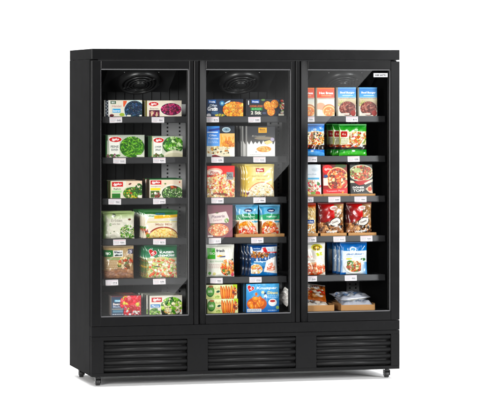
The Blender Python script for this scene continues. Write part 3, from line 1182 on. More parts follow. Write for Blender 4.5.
def art_fish():
    a = Art(.187, .187, '#2a5f96')
    a.grad(0, 0, 1, 1, '#1f4f86', '#3f80b4')
    a.rect(0, .05, 1, .26, '#e6eaf0')
    a.poly([(.14, .02), (.50, .02), (.44, .16), (.18, .18)], '#1c5a94').text('nordsee', .31, .10, .05, '#cfe4f2', .02, wid=.22)
    a.poly([(.48, .09), (.60, .06), (.66, .20), (.54, .24)], '#cf2f3a')
    a.text('FILET', .80, .15, .09, '#a8c4d8', .03, wid=.26)
    a.poly([(.5, .20), (1, .22), (1, .27), (.5, .26)], '#b9343c')
    a.rect(0, .26, 1, .40, '#4a6f94')
    a.blobs(40, (.32, .31, .36, .08), (.03, .05), ['#b8743c', '#8a5a2c', '#d9a05a', '#6f4a2a', '#d8c2a0'], clip=False, hi=.2)
    a.rect(.20, .52, .62, .55, '#dceaf2').ell(.40, .62, .36, .07, '#5f9ac4')
    a.poly([(.62, .50), (.96, .36), (1, .92), (.52, .86)], '#ece9e6')
    a.poly([(.66, .66), (.82, .56), (.92, .80), (.62, .82)], '#e8957a')
    a.blobs(24, (.78, .72, .14, .12), (.025, .05), ['#e89a80', '#f2c2ae', '#d97a5c'], (1.4, 2.6), hi=.3)
    a.ell(.26, .78, .22, .17, '#efe9dc').blobs(32, (.27, .78, .20, .15), (.03, .055), ['#e9c27c', '#f4efe4', '#e6a26a', '#f3dcb8', '#d98a5a'], hi=.4)
    a.grad(0, .0, .10, 1, '#0c1420', '#24507c', True)
    a.grad(.1, .92, 1, 1, '#3f86c0', '#2a5f96')
    return a.speckle()


def art_rolls():
    a = Art(.191, .085, '#e4e6b8')
    a.grad(0, 0, .6, 1, '#eef0cf', '#d7dc9c')
    a.ell(.13, .46, .13, .40, '#3f7a3a').ell(.13, .46, .11, .30, '#6fa85a')
    a.text('asia', .13, .44, .22, '#e4f0d4', .03, wid=.14)
    a.ell(.15, .12, .08, .08, '#b4805a')
    a.text('Rolls', .36, .26, .16, '#b8a878', .01, .1, wid=.20)
    a.ell(.38, .48, .06, .08, '#2f5a4a', rot=-.3).rect(.28, .60, .46, .68, '#e9c8a8')
    a.blobs(7, (.36, .86, .07, .09), (.02, .03), ['#7a9a4a', '#a8bb6a'])
    a.rect(.86, .0, 1, .3, '#b9cf4a')
    for k, x in enumerate((.50, .57, .645, .72, .80, .88)):
        a.ell(x, .56 + .05 * (k % 2), .045, .50, '#8f4a1c', rot=(-.12 + .05 * k))
        a.ell(x - .004, .55 + .05 * (k % 2), .036, .46, ['#d9762e', '#e89a48', '#e07f36'][k % 3], rot=(-.12 + .05 * k))
        a.ell(x - .012, .50, .010, .34, '#f4c88a', .8, rot=(-.12 + .05 * k))
    a.blobs(14, (.92, .5, .08, .3), (.02, .035), ['#a8321f', '#5a2a18', '#d98a3a'])
    return a.speckle()


def art_nuggets():
    a = Art(.205, .172, '#4f9fd4')
    a.grad(0, 0, 1, 1, '#6fb8e2', '#2f78bc')
    a.blobs(30, (.6, .3, .5, .35), (.03, .08), ['#8cc8ea', '#5aa8da', '#a4d6f0'], a=.45, clip=False, hi=0)
    heart(a, .13, .16, .12)
    a.text('Knusper', .63, .16, .12, '#f2f8fc', .03, .1, wid=.64)
    a.text('Dinos', .80, .32, .11, '#e6dc9c', .03, .1, wid=.32)
    a.lines(.66, .42, .95, 2, .06, .025, '#cfe6f4')
    a.ell(.50, .30, .05, .05, '#e4e4c4').ell(.57, .35, .03, .05, '#1f3f6f').ell(.585, .46, .05, .09, '#e9eef4').ell(.575, .52, .04, .05, '#6f8fc4')
    a.ell(.32, .70, .30, .24, '#c56a1f')
    for k in range(13):
        x, y = .10 + .44 * a.rs.rand(), .50 + .34 * a.rs.rand()
        r = a.rs.rand() * 3
        a.ell(x, y, .095, .075, '#b8611c', rot=r).ell(x - .004, y - .008, .088, .066, ['#e8913a', '#f0a650', '#dd8230'][k % 3], rot=r)
        a.ell(x - .02, y - .03, .04, .02, '#f8cd8e', .7, rot=r)
    a.ell(.30, .36, .04, .06, '#d9843a')
    a.rect(.03, .87, .46, .98, '#e9eef2').lines(.05, .90, .44, 2, .04, .02, '#5f6f86')
    a.ell(.80, .66, .13, .13, '#eef2f4').ell(.80, .62, .11, .07, '#ffffff').ell(.80, .61, .085, .045, '#b52a2c')
    a.ell(.95, .84, .05, .06, '#b7d98a')
    a.lines(.66, .92, .95, 1, .05, .03, '#cfe4f4')
    return a.speckle()


def soup_box(w, h, kind):
    a = Art(w, h, '#e9e2d2')
    orange = kind == 'soup'
    a.rect(0, 0, 1, .36, '#e0662c' if orange else '#5aa3d8')
    if not orange:
        a.grad(0, 0, 1, .36, '#3f83c8', '#86c0e6')
    a.rect(0, .0, 1, .05, '#e88a4a' if orange else '#7fb4e0')
    a.text('Hot Brass' if orange else 'Beef Burger', .52, .19, .085, '#ffffff', .035, wid=.80)
    a.rect(.24, .27, .82, .30, '#f4b48a' if orange else '#cfe4f4')
    a.rect(0, .36, 1, .41, '#ded4c4')
    a.lines(.05, .375, .95, 1, .1, .02, '#7a4a2a' if orange else '#3a4a5a')
    a.rect(0, .41, 1, 1, '#e8e4da')
    if orange:
        a.grad(0, .41, 1, .62, '#dfe2dc', '#f1ead8')
        a.ell(.20, .66, .26, .13, '#e8a88a', .8)
        a.ell(.68, .80, .38, .22, '#c98a5a').ell(.68, .83, .36, .20, '#f0d3a4').ell(.68, .84, .31, .165, '#e8924a')
        a.blobs(26, (.68, .86, .27, .12), (.03, .06), ['#e8a45c', '#f0bc80', '#d97f38', '#f4d6a8'], hi=.4)
        a.ell(.12, .86, .12, .10, '#efe6d8')
    else:
        a.grad(0, .41, 1, .66, '#d9d2b4', '#b99a8a')
        a.blobs(14, (.22, .56, .24, .10), (.04, .07), ['#c9c48a', '#a8b070', '#d8cfa0'], hi=.3)
        a.ell(.52, .74, .46, .25, '#6f3a30')
        a.blobs(70, (.52, .74, .44, .23), (.045, .085), ['#8f4a40', '#a8645a', '#6b3028', '#c08a7c', '#7d3c34', '#b4766a'], (1, 1.7), hi=.3)
        a.rect(.12, .90, .62, .96, '#e4dcd2').ell(.84, .90, .14, .10, '#a03a2e')
    return a.speckle()


def family_bag(w, h, hue):
    a = Art(w, h, '#2f9a3a' if hue == 'green' else '#4a93d8')
    c0, c1 = ('#2a8f34', '#58b84a') if hue == 'green' else ('#3f86d0', '#78b4e6')
    a.grad(0, 0, 1, .22, c0, c1)
    a.ell(.62, .13, .06, .04, '#cfe8c8' if hue == 'green' else '#d6e8f6')
    a.rect(0, .20, 1, .66, '#e6d3a6' if hue == 'green' else '#dfe6ea')
    a.ell(.62, .43, .46, .25, '#f1e4c4')
    a.blobs(90, (.64, .43, .40, .22), (.03, .05), MIX + ['#d9742f', '#f0c58a', '#b83a26'] if hue == 'green' else
            ['#e9a24a', '#d9562f', '#f2d08a', '#3c4a2a', '#c8702c', '#f4e2b4'], (1, 1.6), hi=.4)
    a.grad(0, .64, 1, .80, '#4a3a30', '#2a221e')
    a.blobs(12, (.35, .68, .35, .05), (.03, .06), ['#c8622f', '#e0c090', '#8a3a22'], (1.5, 3), ang=0)
    a.ell(.5, 1.0, .62, .22, c0).ell(.5, 1.02, .60, .19, c1)
    a.ell(.5, .84, .06, .03, '#e8ece8')
    if hue == 'green':
        a.rect(.0, .16, .34, .62, '#e9e6d2').rect(.05, .19, .28, .38, '#b8242c').text('4 x', .165, .285, .07, '#f4dcd6', .03)
        a.lines(.05, .43, .30, 4, .05, .02, '#8f9a5a')
        a.rect(.0, .16, .05, .62, '#c8c88a')
    return a.speckle()


def art_white_meal():
    a = Art(.136, .187, '#e8ecf0')
    a.text('Vital', .70, .16, .07, '#a8b4bc', .0, .2, wid=.22)
    a.ell(.74, .16, .17, .07, '#cdd6dc', .5)
    a.text('leicht', .55, .31, .05, '#7f98a8', .0, wid=.5)
    a.rect(.02, .42, .92, .48, '#6fb4d4')
    a.ell(.40, .70, .52, .22, '#f2efe6')
    a.blobs(60, (.52, .70, .46, .20), (.04, .07), ['#d8485a', '#efe8da', '#b82f3c', '#e9b8a0', '#7f9a4a', '#f4dcc8'], hi=.4)
    a.ell(.88, .63, .07, .05, '#3f7a3a').ell(.22, .93, .26, .10, '#efe29a').ell(.84, .93, .12, .07, '#cf3a3a').ell(.62, .92, .12, .05, '#8fae5a')
    return a.speckle()


def art_red_meal():
    a = Art(.155, .187, '#a33224')
    a.grad(0, 0, 1, .3, '#6a1c18', '#9a3a24')
    a.ell(.20, .16, .22, .15, '#d8262c').text('iglo', .20, .15, .09, '#f6dcd6', .03, .2, wid=.26)
    a.ell(.74, .05, .24, .07, '#3f5a2a')
    a.ell(.60, .48, .46, .40, '#e2c49a').ell(.60, .48, .42, .36, '#a84426')
    a.blobs(95, (.60, .48, .41, .35), (.04, .075), ['#e88a4a', '#c8482a', '#f0b47a', '#8f2f1c', '#f4d8b0', '#d96a38', '#7a3a22'], (1, 1.7), hi=.4)
    a.rect(.02, .44, .20, .68, '#efe2da').ell(.12, .38, .09, .05, '#3f5f8f')
    a.poly([(0, .80), (1, .76), (1, .93), (0, .95)], '#cc2333').text('Tomaten Pasta', .5, .855, .055, '#f2b8b8', .02, wid=.74, rot=-.03)
    a.rect(0, .94, 1, 1, '#d8b48a')
    a.ell(.80, .90, .04, .02, '#e0c04a')
    return a.speckle()


def art_dark_meal():
    a = Art(.143, .187, '#33332f')
    a.ell(.5, .28, .56, .27, '#cfd2bc').ell(.5, .28, .50, .23, '#7a4632')
    a.blobs(80, (.5, .28, .50, .24), (.04, .075), ['#c86a4a', '#e9b48a', '#8f4a30', '#f0dcc0', '#b8503a', '#9aa86a', '#d98a6a'], (1, 1.7), hi=.4)
    a.ell(.32, .20, .18, .08, '#b9cf9a', .8)
    a.poly([(.10, .56), (.9, .50), (.92, .60), (.4, .68)], '#b82430').poly([(0, .52), (.14, .54), (.2, .60), (0, .60)], '#e6dcc8')
    a.poly([(.60, .62), (1, .48), (1, .56), (.66, .66)], '#e4ddd0')
    a.text('DÖNER', .36, .745, .075, '#f0eeea', .04, wid=.52)
    a.text('TOPF', .36, .85, .085, '#dedcd8', .04, wid=.50)
    a.poly([(.66, .80), (.92, .66), (.98, .94), (.84, .92)], '#e9c8b0').ell(.86, .80, .09, .07, '#c8624a')
    a.rect(.30, .93, .74, .97, '#6a6a66')
    return a.speckle()


def chips_bag(w, h, beige=False):
    if beige:
        a = Art(w, h, '#dcc49a')
        a.grad(0, 0, 1, .16, '#b83a2a', '#d9a86a')
        a.blobs(40, (.6, .36, .5, .26), (.04, .08), ['#e6cf9f', '#d9b878', '#efe0bd'], hi=.3)
        a.rect(.3, .50, .86, .62, '#2f5a9a').text('Kroketten', .58, .56, .05, '#e8eef6', .03, wid=.46)
        a.blobs(30, (.6, .82, .4, .16), (.05, .08), ['#e0a050', '#f0c480', '#c88434', '#f4f0e8'])
        return a.speckle()
    a = Art(w, h, '#8f6a4e')
    a.grad(0, 0, 1, 1, '#7a1f1a', '#b08a68')
    a.grad(.0, 0, .62, .62, '#4a0f10', '#d02a22', True)
    a.grad(.62, 0, 1, 1, '#8a6a4c', '#c8a888', True)
    a.ell(.62, .13, .17, .075, '#ece8e2').ell(.62, .13, .11, .04, '#b8402c', .5)
    a.blobs(40, (.88, .36, .2, .3), (.05, .09), ['#a8805a', '#c4a07a', '#8f6a48', '#d0b494'], clip=False, hi=.3, a=.85)
    a.blobs(40, (.45, .80, .6, .22), (.05, .09), ['#2f2018', '#b4835a', '#5a3a26', '#d0a880', '#8a5a3a'], clip=False, hi=.35)
    a.ell(.66, .58, .24, .14, '#2a1a1a', rot=-.35).ell(.66, .58, .21, .11, '#e6e2dc', rot=-.35).text('Country', .66, .58, .08, '#4a2a2a', .03, .2, wid=.30, rot=-.3)
    a.text('Wedges', .52, .90, .10, '#f0ece6', .05, .2, wid=.44, rot=-.15)
    a.ell(.30, .44, .26, .05, '#8f1414', .7)
    return a.speckle()


def art_shrimp_bag():
    a = Art(.165, .190, '#ece6dc')
    a.grad(0, 0, 1, .3, '#e9e7e2', '#f0e8dc')
    a.ell(.66, .11, .22, .11, '#d8d06a').ell(.66, .12, .15, .08, '#8f7a3a').ell(.66, .11, .08, .04, '#e8c04a')
    a.poly([(.60, .30), (.86, .26), (.90, .36), (.64, .40)], '#c8cf4a')
    a.text('FAJITA', .30, .42, .08, '#e07a62', .03, wid=.44)
    a.rect(.18, .50, .86, .56, '#f2ede6').text('mit Huhn', .42, .53, .04, '#b8a090', wid=.3)
    a.blobs(80, (.56, .80, .46, .20), (.045, .085), ['#e39a78', '#f2c8a8', '#d9764e', '#f6e2d0', '#e8a888', '#c8603f'], (1, 1.6), hi=.4)
    return a.speckle()


def art_blue_plate_bag():
    a = Art(.171, .190, '#e9eef2')
    a.rect(0, 0, 1, .22, '#2f78b4').grad(0, 0, 1, .24, '#2566a4', '#3f8cc4')
    a.ell(.46, .19, .13, .08, '#e9eef2').ell(.46, .19, .09, .05, '#6fa4c8')
    a.grad(.0, .22, .09, 1, '#2f78b8', '#dce8f0', True)
    a.text('GEMÜSEPFANNE', .54, .345, .06, '#3f78ac', .035, wid=.68)
    a.rect(.20, .42, .90, .445, '#c9d8e2')
    a.ell(.30, .50, .12, .03, '#d8d06a').ell(.84, .52, .10, .05, '#4f7a4a')
    a.ell(.53, .74, .42, .25, '#9aa6ac').ell(.53, .735, .41, .24, '#f4f3ee').ell(.53, .74, .33, .18, '#cf9a6a')
    a.blobs(75, (.53, .735, .33, .18), (.035, .065), ['#b8623a', '#e0a468', '#8f4428', '#5f8a3c', '#f0d8b0', '#d98448', '#e8ddc0'], hi=.4)
    a.blobs(10, (.34, .62, .12, .07), (.03, .05), ['#4a7a34', '#6f9a48'])
    a.rect(0, .93, .2, 1, '#2f74b4').grad(.75, .6, 1, 1, '#dfe8ee', '#4f94c8', True)
    return a.speckle()


def plain_bag(w, h, base, cols, word=None):
    a = Art(w, h, base)
    a.blobs(40, (.5, .5, .48, .40), (.04, .09), cols, (1, 2.2), a=.85, hi=.3)
    if word:
        a.rect(.15, .12, .8, .30, '#f0eeea').text(word, .47, .21, .12, '#8a2a2a', .03, wid=.5)
    return a.speckle()


NTH = {1: 'second', 2: 'third', 3: 'fourth', 4: 'fifth', 5: 'sixth', 6: 'seventh'}
SIDES = {}


def jit(k):
    return rng.uniform(-k, k)


def put_row(name, me, mats, cat, x0, x1, z, y0, depth, n, label, rear, group, lean=0.0, seal=None, step=None, hgt=0.0, fan=0.0):
    """one facing: the front pack and n more standing behind it, every pack an object of its own"""
    xc = (x0 + x1) / 2
    first = None
    for k in range(n + 1):
        y = y0 + k * (step or depth + .0055)
        if first is None:
            o = link(name, me, mats, None, (xc, y, z), (-lean, 0, R(jit(.8))))
            first = o
            if seal:
                seal_o = link('top_seal', seal, M['film'], o, (0, 0, hgt))
            tag(o, label, cat, group)
        else:
            o = first.copy()
            col.objects.link(o)
            o.location = (xc + jit(.0035) - fan * k, y, z)
            o.rotation_euler = (-lean + jit(.010), R(jit(.5)), R(jit(1.3)))
            if seal:
                s = seal_o.copy()
                s.parent = o
                col.objects.link(s)
            tag(o, rear % NTH[k], cat, group)
    return first


def cartons(name, art, x0, x1, row, d, n, label, rear, group, side='#d8d4c8', top=None, y0=.106, cat='carton', lean=0.0, dz=0.0, z=None, fan=0.0):
    me = carton_mesh(name, art, d, side, top)
    z = (SHELF_Z[row] if row < 5 else DECK_Z) if z is None else z
    return put_row(name, me, M['card'], cat, x0, x1, z + .0006 + dz, y0, d, n, label, rear, group, lean, fan=fan)


_seed = [3]


def bags(name, art, x0, x1, row, t, n, label, rear, group, back='#cfcfca', sealc='#d8d8d0', y0=.106, lean=.03, step=None, amp=.0009, z=None, cat='bag', fan=0.0):
    _seed[0] += 7
    me = bag_mesh(name, art, t, back, _seed[0], amp)
    sl = seal_mesh('top_seal', art.w, sealc)
    z = (SHELF_Z[row] if row < 5 else DECK_Z) if z is None else z
    return put_row(name, me, M['film'], cat, x0, x1, z + .0008, y0 + t / 2, t, n, label, rear, group, lean, sl, step or t + .006, art.h - .001, fan)


# ---- first bay
cartons('berry_carton', art_blueberry(), .097, .327, 0, .050, 2, 'carton with a bowl of blue bilberries, on the top shelf at far left',
        '%s bilberry carton from the front of its row', 'bilberry cartons', '#e9e6de', '#dcd8cc')
cartons('berry_carton', art_cherry(), .358, .568, 0, .050, 1, 'cream carton with dark red berries and a red oval mark on the top shelf',
        '%s dark red berry carton from the front of its row', 'red berry cartons', '#8f8a3a', '#e4dccb')
cartons('vegetable_carton', art_beans(), .106, .342, 1, .045, 2, 'wide carton showing a heap of green beans beside a white panel',
        '%s green bean carton from the front of its row', 'green bean cartons', '#3f6a44', '#b5bbb0')
cartons('vegetable_carton', art_spinach(), .379, .575, 1, .045, 2, 'carton showing a white bowl of leaf spinach beside a white panel',
        '%s leaf spinach carton from the front of its row', 'leaf spinach cartons', '#4a6f4c', '#c5c9b8')
cartons('vegetable_carton', art_broccoli(), .133, .327, 2, .052, 3, 'carton with a red mark and creamed broccoli on a white plate, left of third shelf',
        '%s creamed broccoli carton from the front of its row', 'creamed broccoli cartons', '#6a5a34', '#3f6a3a')
cartons('vegetable_carton', art_peas(), .373, .571, 2, .045, 3, 'carton with a yellow band and a bowl of small green peas',
        '%s pea carton with a yellow band from the front of its row', 'pea cartons', '#4f3f2c', '#2f7a45')
bags('vegetable_bag', art_pea_bag(), .094, .285, 3, .045, 2, 'soft white and pale green bag with peas printed at lower right',
     '%s white and pale green pea bag from the front', 'white pea bags', '#a9bb8c', '#93a86c')
bags('vegetable_bag', art_soup_bag(), .339, .550, 3, .046, 5, 'cream bag with a green top, yellow stripe and a big round plate of sweetcorn',
     '%s sweetcorn bag with green top from the front', 'sweetcorn bags', '#6f7a4a', '#2f6f37')
bags('vegetable_bag', art_mushroom_bag(), .097, .282, 4, .050, 1, 'brownish bag with a green corner patch and a white name panel on mushrooms',
     '%s brownish mushroom bag from the front', 'mushroom bags', '#7a6a52', '#b8a283')
bags('vegetable_bag', art_kaiser_bag(), .346, .547, 4, .048, 4, 'bag with green top, red heart and KAISER GEMÜSE above mixed vegetables',
     '%s KAISER GEMÜSE bag from the front', 'mixed vegetable bags with red heart', '#3f5238', '#2a6a48')
cartons('berry_carton', art_berry_box(), .142, .321, 5, .060, 4, 'slate blue carton with strawberries on its right half, on the bottom deck',
        '%s slate blue strawberry carton from the front', 'strawberry cartons', '#b9a8a0', '#6f6258')
cartons('vegetable_carton', art_salad_box(), .373, .571, 5, .052, 4, 'white carton with red mark, blue band and green salad leaves, on the bottom deck',
        '%s green salad leaf carton from the front', 'salad leaf cartons', '#5a5a50', '#b9bba8', fan=.004)

# ---- middle bay
cartons('gratin_carton', art_gratin_box(), .722, .948, 0, .050, 1, 'navy carton with a golden gratin in a black dish, top shelf',
        '%s navy gratin carton from the front', 'gratin cartons', '#1d2432', '#26344a')
cartons('burger_carton', art_burger_box(), .966, 1.206, 0, .050, 1, 'dark carton with three round orange vegetable patties',
        '%s dark patty carton from the front', 'vegetable patty cartons', '#20242c', '#2a2e36')
cartons('fries_carton', art_fries(), .722, .895, 1, .055, 1, 'tall carton with a blue panel, golden fries and a black corner',
        '%s blue fries carton from the front', 'fries cartons', '#2b2f36', '#3f6fae')
cartons('bread_carton', art_bread_carton(), .972, 1.147, 1, .040, 5, 'carton dark grey above and white below a jagged edge, with a gold label',
        '%s grey and white jagged-edge carton from the front', 'grey and white bread cartons', '#d6d5d2', '#4a4a4c', fan=.008)
cartons('pizza_carton', art_red_pizza(), .725, .895, 2, .040, 1, 'pizza carton with a red top band and a grey square badge',
        '%s red-topped pizza carton from the front', 'red-topped pizza cartons', '#a83a30', '#c83a34')
bags('pizza_bag', art_yellow_pizza(), .963, 1.147, 2, .040, 5, 'pale yellow pack with a small red label above a white cheese pizza',
     '%s pale yellow pizza pack from the front', 'yellow pizza packs', '#c4ac4a', '#d9c468', lean=.02, fan=.005)
cartons('pizza_carton', art_mauve_pizza(), .725, .883, 3, .040, 2, 'mauve pizza carton with a slanted white name panel',
        '%s mauve pizza carton from the front', 'mauve pizza cartons', '#7a525a', '#8a5c66')
bags('vegetable_bag', art_veg_mix(), .725, .898, 4, .042, 1, 'white bag with a green block, dark blue lettering and orange vegetables',
     '%s white bag with green block from the front', 'white vegetable bags with green block', '#d8d8d0', '#dcdcd4')
bags('fish_bag', art_fish(), .979, 1.165, 4, .044, 5, 'blue bag with a white label band and salmon coloured fish fillets',
     '%s blue fish fillet bag from the front', 'blue fish fillet bags', '#0f1c2c', '#21405f', fan=.007)
roll = art_rolls()
cartons('roll_carton', roll, .725, .917, 5, .120, 0, 'pale green spring roll carton at the bottom of a stack of two',
        '%s', 'spring roll cartons', '#b9bf8a', '#cdd2a0')
o2 = bpy.data.objects['roll_carton'].copy()
col.objects.link(o2)
o2.location = (.8155, .1085, DECK_Z + .0012 + .085)
o2.rotation_euler = (0, 0, R(-.6))
tag(o2, 'pale green spring roll carton lying on top of another one', 'carton', 'spring roll cartons')
cartons('nugget_carton', art_nuggets(), .966, 1.172, 5, .050, 2, 'light blue carton with a red heart, crisp nuggets and a white dip bowl',
        '%s light blue nugget carton from the front', 'nugget cartons', '#2c4a62', '#3f7fae')


def tray(x0, x1, z, front, y0=.104, dep=.20, label='', t=.0028, wallh=None):
    """shallow open display tray of brown card"""
    wallh = wallh or front * 1.0
    m = MB()
    m.box(x0, x1, y0, y0 + dep, z + .0005, z + .0005 + t)
    m.box(x0, x1, y0, y0 + t, z + t + .0006, z + front, .0006, 1)
    m.box(x0, x1, y0 + dep - t, y0 + dep, z + t + .0006, z + wallh, .0006, 1)
    m.box(x0, x0 + t, y0 + t + .0002, y0 + dep - t - .0002, z + t + .0006, z + wallh - .0004, .0006, 1)
    m.box(x1 - t, x1, y0 + t + .0002, y0 + dep - t - .0002, z + t + .0006, z + wallh - .0004, .0006, 1)
    # small feet turned in along the rim
    o = m.build('cardboard_tray', M['kraft'], None)
    # origin at the base centre
    import mathutils
    c = ((x0 + x1) / 2, y0 + dep / 2, z)
    o.data.transform(mathutils.Matrix.Translation((-c[0], -c[1], -c[2])))
    o.location = c
    tag(o, label, 'tray', 'brown cardboard display trays')
    return o


TZ = .0042
tray(.903, 1.204, SHELF_Z[3], .019, label='long shallow brown tray under two blue and green chicken bags')
bags('chicken_bag', chicken_bag(.140, .180), .908, 1.046, 3, .040, 3, 'left one of two blue and green chicken bags in the long brown tray',
     '%s chicken bag from the front, in the left file of the long tray', 'chicken bags', '#5a4a30', '#2f7fa4', y0=.110, z=SHELF_Z[3] + TZ)
bags('chicken_bag', chicken_bag(.131, .178, True), 1.054, 1.184, 3, .040, 3, 'right one of two blue and green chicken bags in the long brown tray',
     '%s chicken bag from the front, in the right file of the long tray', 'chicken bags', '#5a4a30', '#6fb0d4', y0=.110, z=SHELF_Z[3] + TZ)

# ---- right bay
so = soup_box(.110, .172, 'soup')
be = soup_box(.114, .174, 'beef')
cartons('soup_carton', so, 1.303, 1.394, 0, .050, 0, 'orange-topped soup carton partly hidden behind the door post', '%s', 'orange soup cartons', '#e4dccb', '#d8703a', lean=.02)
o3 = bpy.data.objects['soup_carton'].copy()
col.objects.link(o3)
o3.location.x = 1.465
o3.rotation_euler = (-.02, 0, R(1.0))
tag(o3, 'orange-topped soup carton standing fully in view, left of the blue ones', 'carton', 'orange soup cartons')
bpy.data.objects['soup_carton'].location.x = 1.338
cartons('beef_carton', be, 1.542, 1.656, 0, .050, 0, 'left one of the two blue-topped cartons of browned meat', '%s', 'blue meat cartons', '#d8d4c8', '#5a9ad0', lean=.02)
o4 = bpy.data.objects['beef_carton'].copy()
col.objects.link(o4)
o4.location.x = 1.733
o4.rotation_euler = (-.02, 0, R(-1.2))
tag(o4, 'right one of the two blue-topped cartons of browned meat', 'carton', 'blue meat cartons')

bags('family_bag', family_bag(.165, .186, 'blue'), 1.300, 1.460, 1, .045, 2, 'bulging blue bag with a roast meal picture beside the door post',
     '%s bulging blue bag from the front', 'blue meal bags', '#2a4a6a', '#3f80c4')
bags('family_bag', family_bag(.176, .184, 'green'), 1.553, 1.729, 1, .042, 3, 'front bright green bag with a red square on its white label',
     '%s bright green bag from the front', 'green meal bags', '#25401f', '#2a8f34', step=.058, fan=.023)

for k, (xa, xb, ar, lab, sidec, lb) in enumerate((
        (1.302, 1.435, art_white_meal(), 'white ready meal carton with a pale blue stripe, leaning in a brown tray', '#c9ced2', 'brown tray under the white ready meal'),
        (1.450, 1.602, art_red_meal(), 'red ready meal carton with tomato pasta, leaning in a brown tray', '#5a2018', 'brown tray under the red pasta meal'),
        (1.622, 1.764, art_dark_meal(), 'black ready meal carton with a bowl of meat, leaning in a brown tray', '#2a2a28', 'brown tray under the black ready meal'))):
    tray(xa - .004, xb + .014, SHELF_Z[2], .013, dep=.18, label=lb)
    kind = ('white', 'red pasta', 'black')[k]
    cartons('meal_carton', ar, xa, xb, 2, .034, 2, lab, '%s ' + kind + ' ready meal carton from the front', kind + ' ready meal cartons',
            sidec, sidec, y0=.108, lean=.085, z=SHELF_Z[2] + TZ)

for k, (xa, xb, ar, lab, lb) in enumerate((
        (1.304, 1.409, chips_bag(.108, .186, True), 'beige croquette bag beside the door post, in a brown tray', 'brown tray under the beige croquette bag'),
        (1.422, 1.585, chips_bag(.163, .188), 'red and brown potato bag in the middle brown tray', 'brown tray under the middle red and brown bag'),
        (1.602, 1.762, chips_bag(.160, .188), 'red and brown potato bag furthest from the door post, in a brown tray', 'brown tray under the red and brown bag nearest the side wall'))):
    tray(xa - .008, xb + .022, SHELF_Z[3], .018, dep=.17, label=lb)
    bags('potato_bag', ar, xa, xb, 3, .046, 2, lab, '%s ' + ('beige croquette bag', 'potato bag in the middle tray', 'potato bag in the tray by the side wall')[k] + ', counted from the front',
         ('beige croquette bags', 'red and brown potato bags', 'red and brown potato bags')[k], '#6a4a34', ('#b83a2a', '#7a1f1a', '#7a1f1a')[k], y0=.110, z=SHELF_Z[3] + TZ)

bags('meal_bag', art_shrimp_bag(), 1.303, 1.467, 4, .045, 1, 'white bag with a yellow flower mark and pink chicken pieces',
     '%s white bag with yellow flower mark, from the front', 'white meal bags', '#d9d4cc', '#dedbd4')
bags('meal_bag', art_blue_plate_bag(), 1.561, 1.732, 4, .046, 3, 'white bag with a blue top and a white plate of fried vegetables',
     '%s blue-topped vegetable plate bag from the front', 'blue-topped vegetable bags', '#3f5f86', '#2566a4', step=.066, fan=.007)

tray(1.300, 1.517, DECK_Z, .036, dep=.30, label='deep brown tray holding loose bags beside the door post', wallh=.042)
tray(1.560, 1.775, DECK_Z, .034, dep=.30, label='deep brown tray holding white bags near the side wall', wallh=.042)


def loose(art, t, loc, rot, label, name='loose_bag', group='bags lying loose in the deep trays'):
    _seed[0] += 5
    me = bag_mesh(name, art, t, '#d8d4cc', _seed[0], .0014)
    o = link(name, me, M['film'], None, loc, rot)
    link('top_seal', seal_mesh('top_seal', art.w, '#d8d4cc'), M['film'], o, (0, 0, art.h - .001))
    tag(o, label, 'bag', group)
    return o


wb = plain_bag(.20, .17, '#c4c6ce', ['#d6d8dc', '#9fa8b6', '#8792a6', '#c2c6ce', '#6f87a8'])
bb = plain_bag(.19, .17, '#a9663a', ['#e8ddd0', '#c0402e', '#8a4a26', '#d8a878', '#efe8e0'], 'Grill')
gb = plain_bag(.20, .16, '#e4dcd2', ['#c8bfb6', '#8f98a4', '#d8d2ca', '#6a5a4c'], None)
fl = R(-72)
loose(gb, .040, (1.400, .150, DECK_Z + .026), (fl, 0, R(4)), 'crumpled white and grey bag lying lowest in the left deep tray')
loose(bb, .036, (1.395, .185, DECK_Z + .062), (R(-60), R(8), R(-8)), 'brown and red bag lying tilted across the left deep tray')
loose(plain_bag(.12, .12, '#3f78b0', ['#7fb4dc', '#2f5a8a', '#d8e4ee']), .030, (1.470, .300, DECK_Z + .055), (R(-55), 0, R(12)), 'small blue bag at the back of the left deep tray')
loose(wb, .045, (1.668, .125, DECK_Z + .030), (R(-80), 0, R(-3)), 'plain white bag lying in the right deep tray, in front')
loose(wb, .040, (1.672, .165, DECK_Z + .066), (R(-81), R(-4), R(7)), 'plain white bag lying on top of another in the right deep tray')
wt = plain_bag(.08, .085, '#e0dcd8', ['#efece8', '#cfc8c4'])
loose(wt, .030, (1.214, .20, DECK_Z + .048), (R(-18), R(38), R(-6)), 'small white bag slumped beside the light blue nugget carton', group=None)

# ================================================================ studio: paper sweep, lamps, camera
# the paper roll lies square to the camera's line of sight
yaw = .252109824
fx_, fy_ = math.sin(yaw), math.cos(yaw)
rx_, ry_ = math.cos(yaw), -math.sin(yaw)
ax0, ay0 = rx_ * .872, ry_ * .872
prof = [(-2.1, 0.0)]
YB, RC = 4.2, .9
for j in range(17):
    a_ = math.pi / 2 * j / 16
    prof.append((YB - RC + RC * math.sin(a_), RC - RC * math.cos(a_)))
prof.append((YB, 3.6))
m = MB()
bm = bmesh.new()
rows = []
for d_, z in prof:
    rows.append([bm.verts.new((ax0 + fx_ * d_ + rx_ * q, ay0 + fy_ * d_ + ry_ * q, z)) for q in (-3.6, 5.0)])
for i in range(len(rows) - 1):
    f = bm.faces.new((rows[i][0], rows[i][1], rows[i + 1][1], rows[i + 1][0]))
    f.smooth = True
m.bm.free()
m.bm = bm
fl_ = m.build('floor', M['sweep'])
tag(fl_, kind='structure')


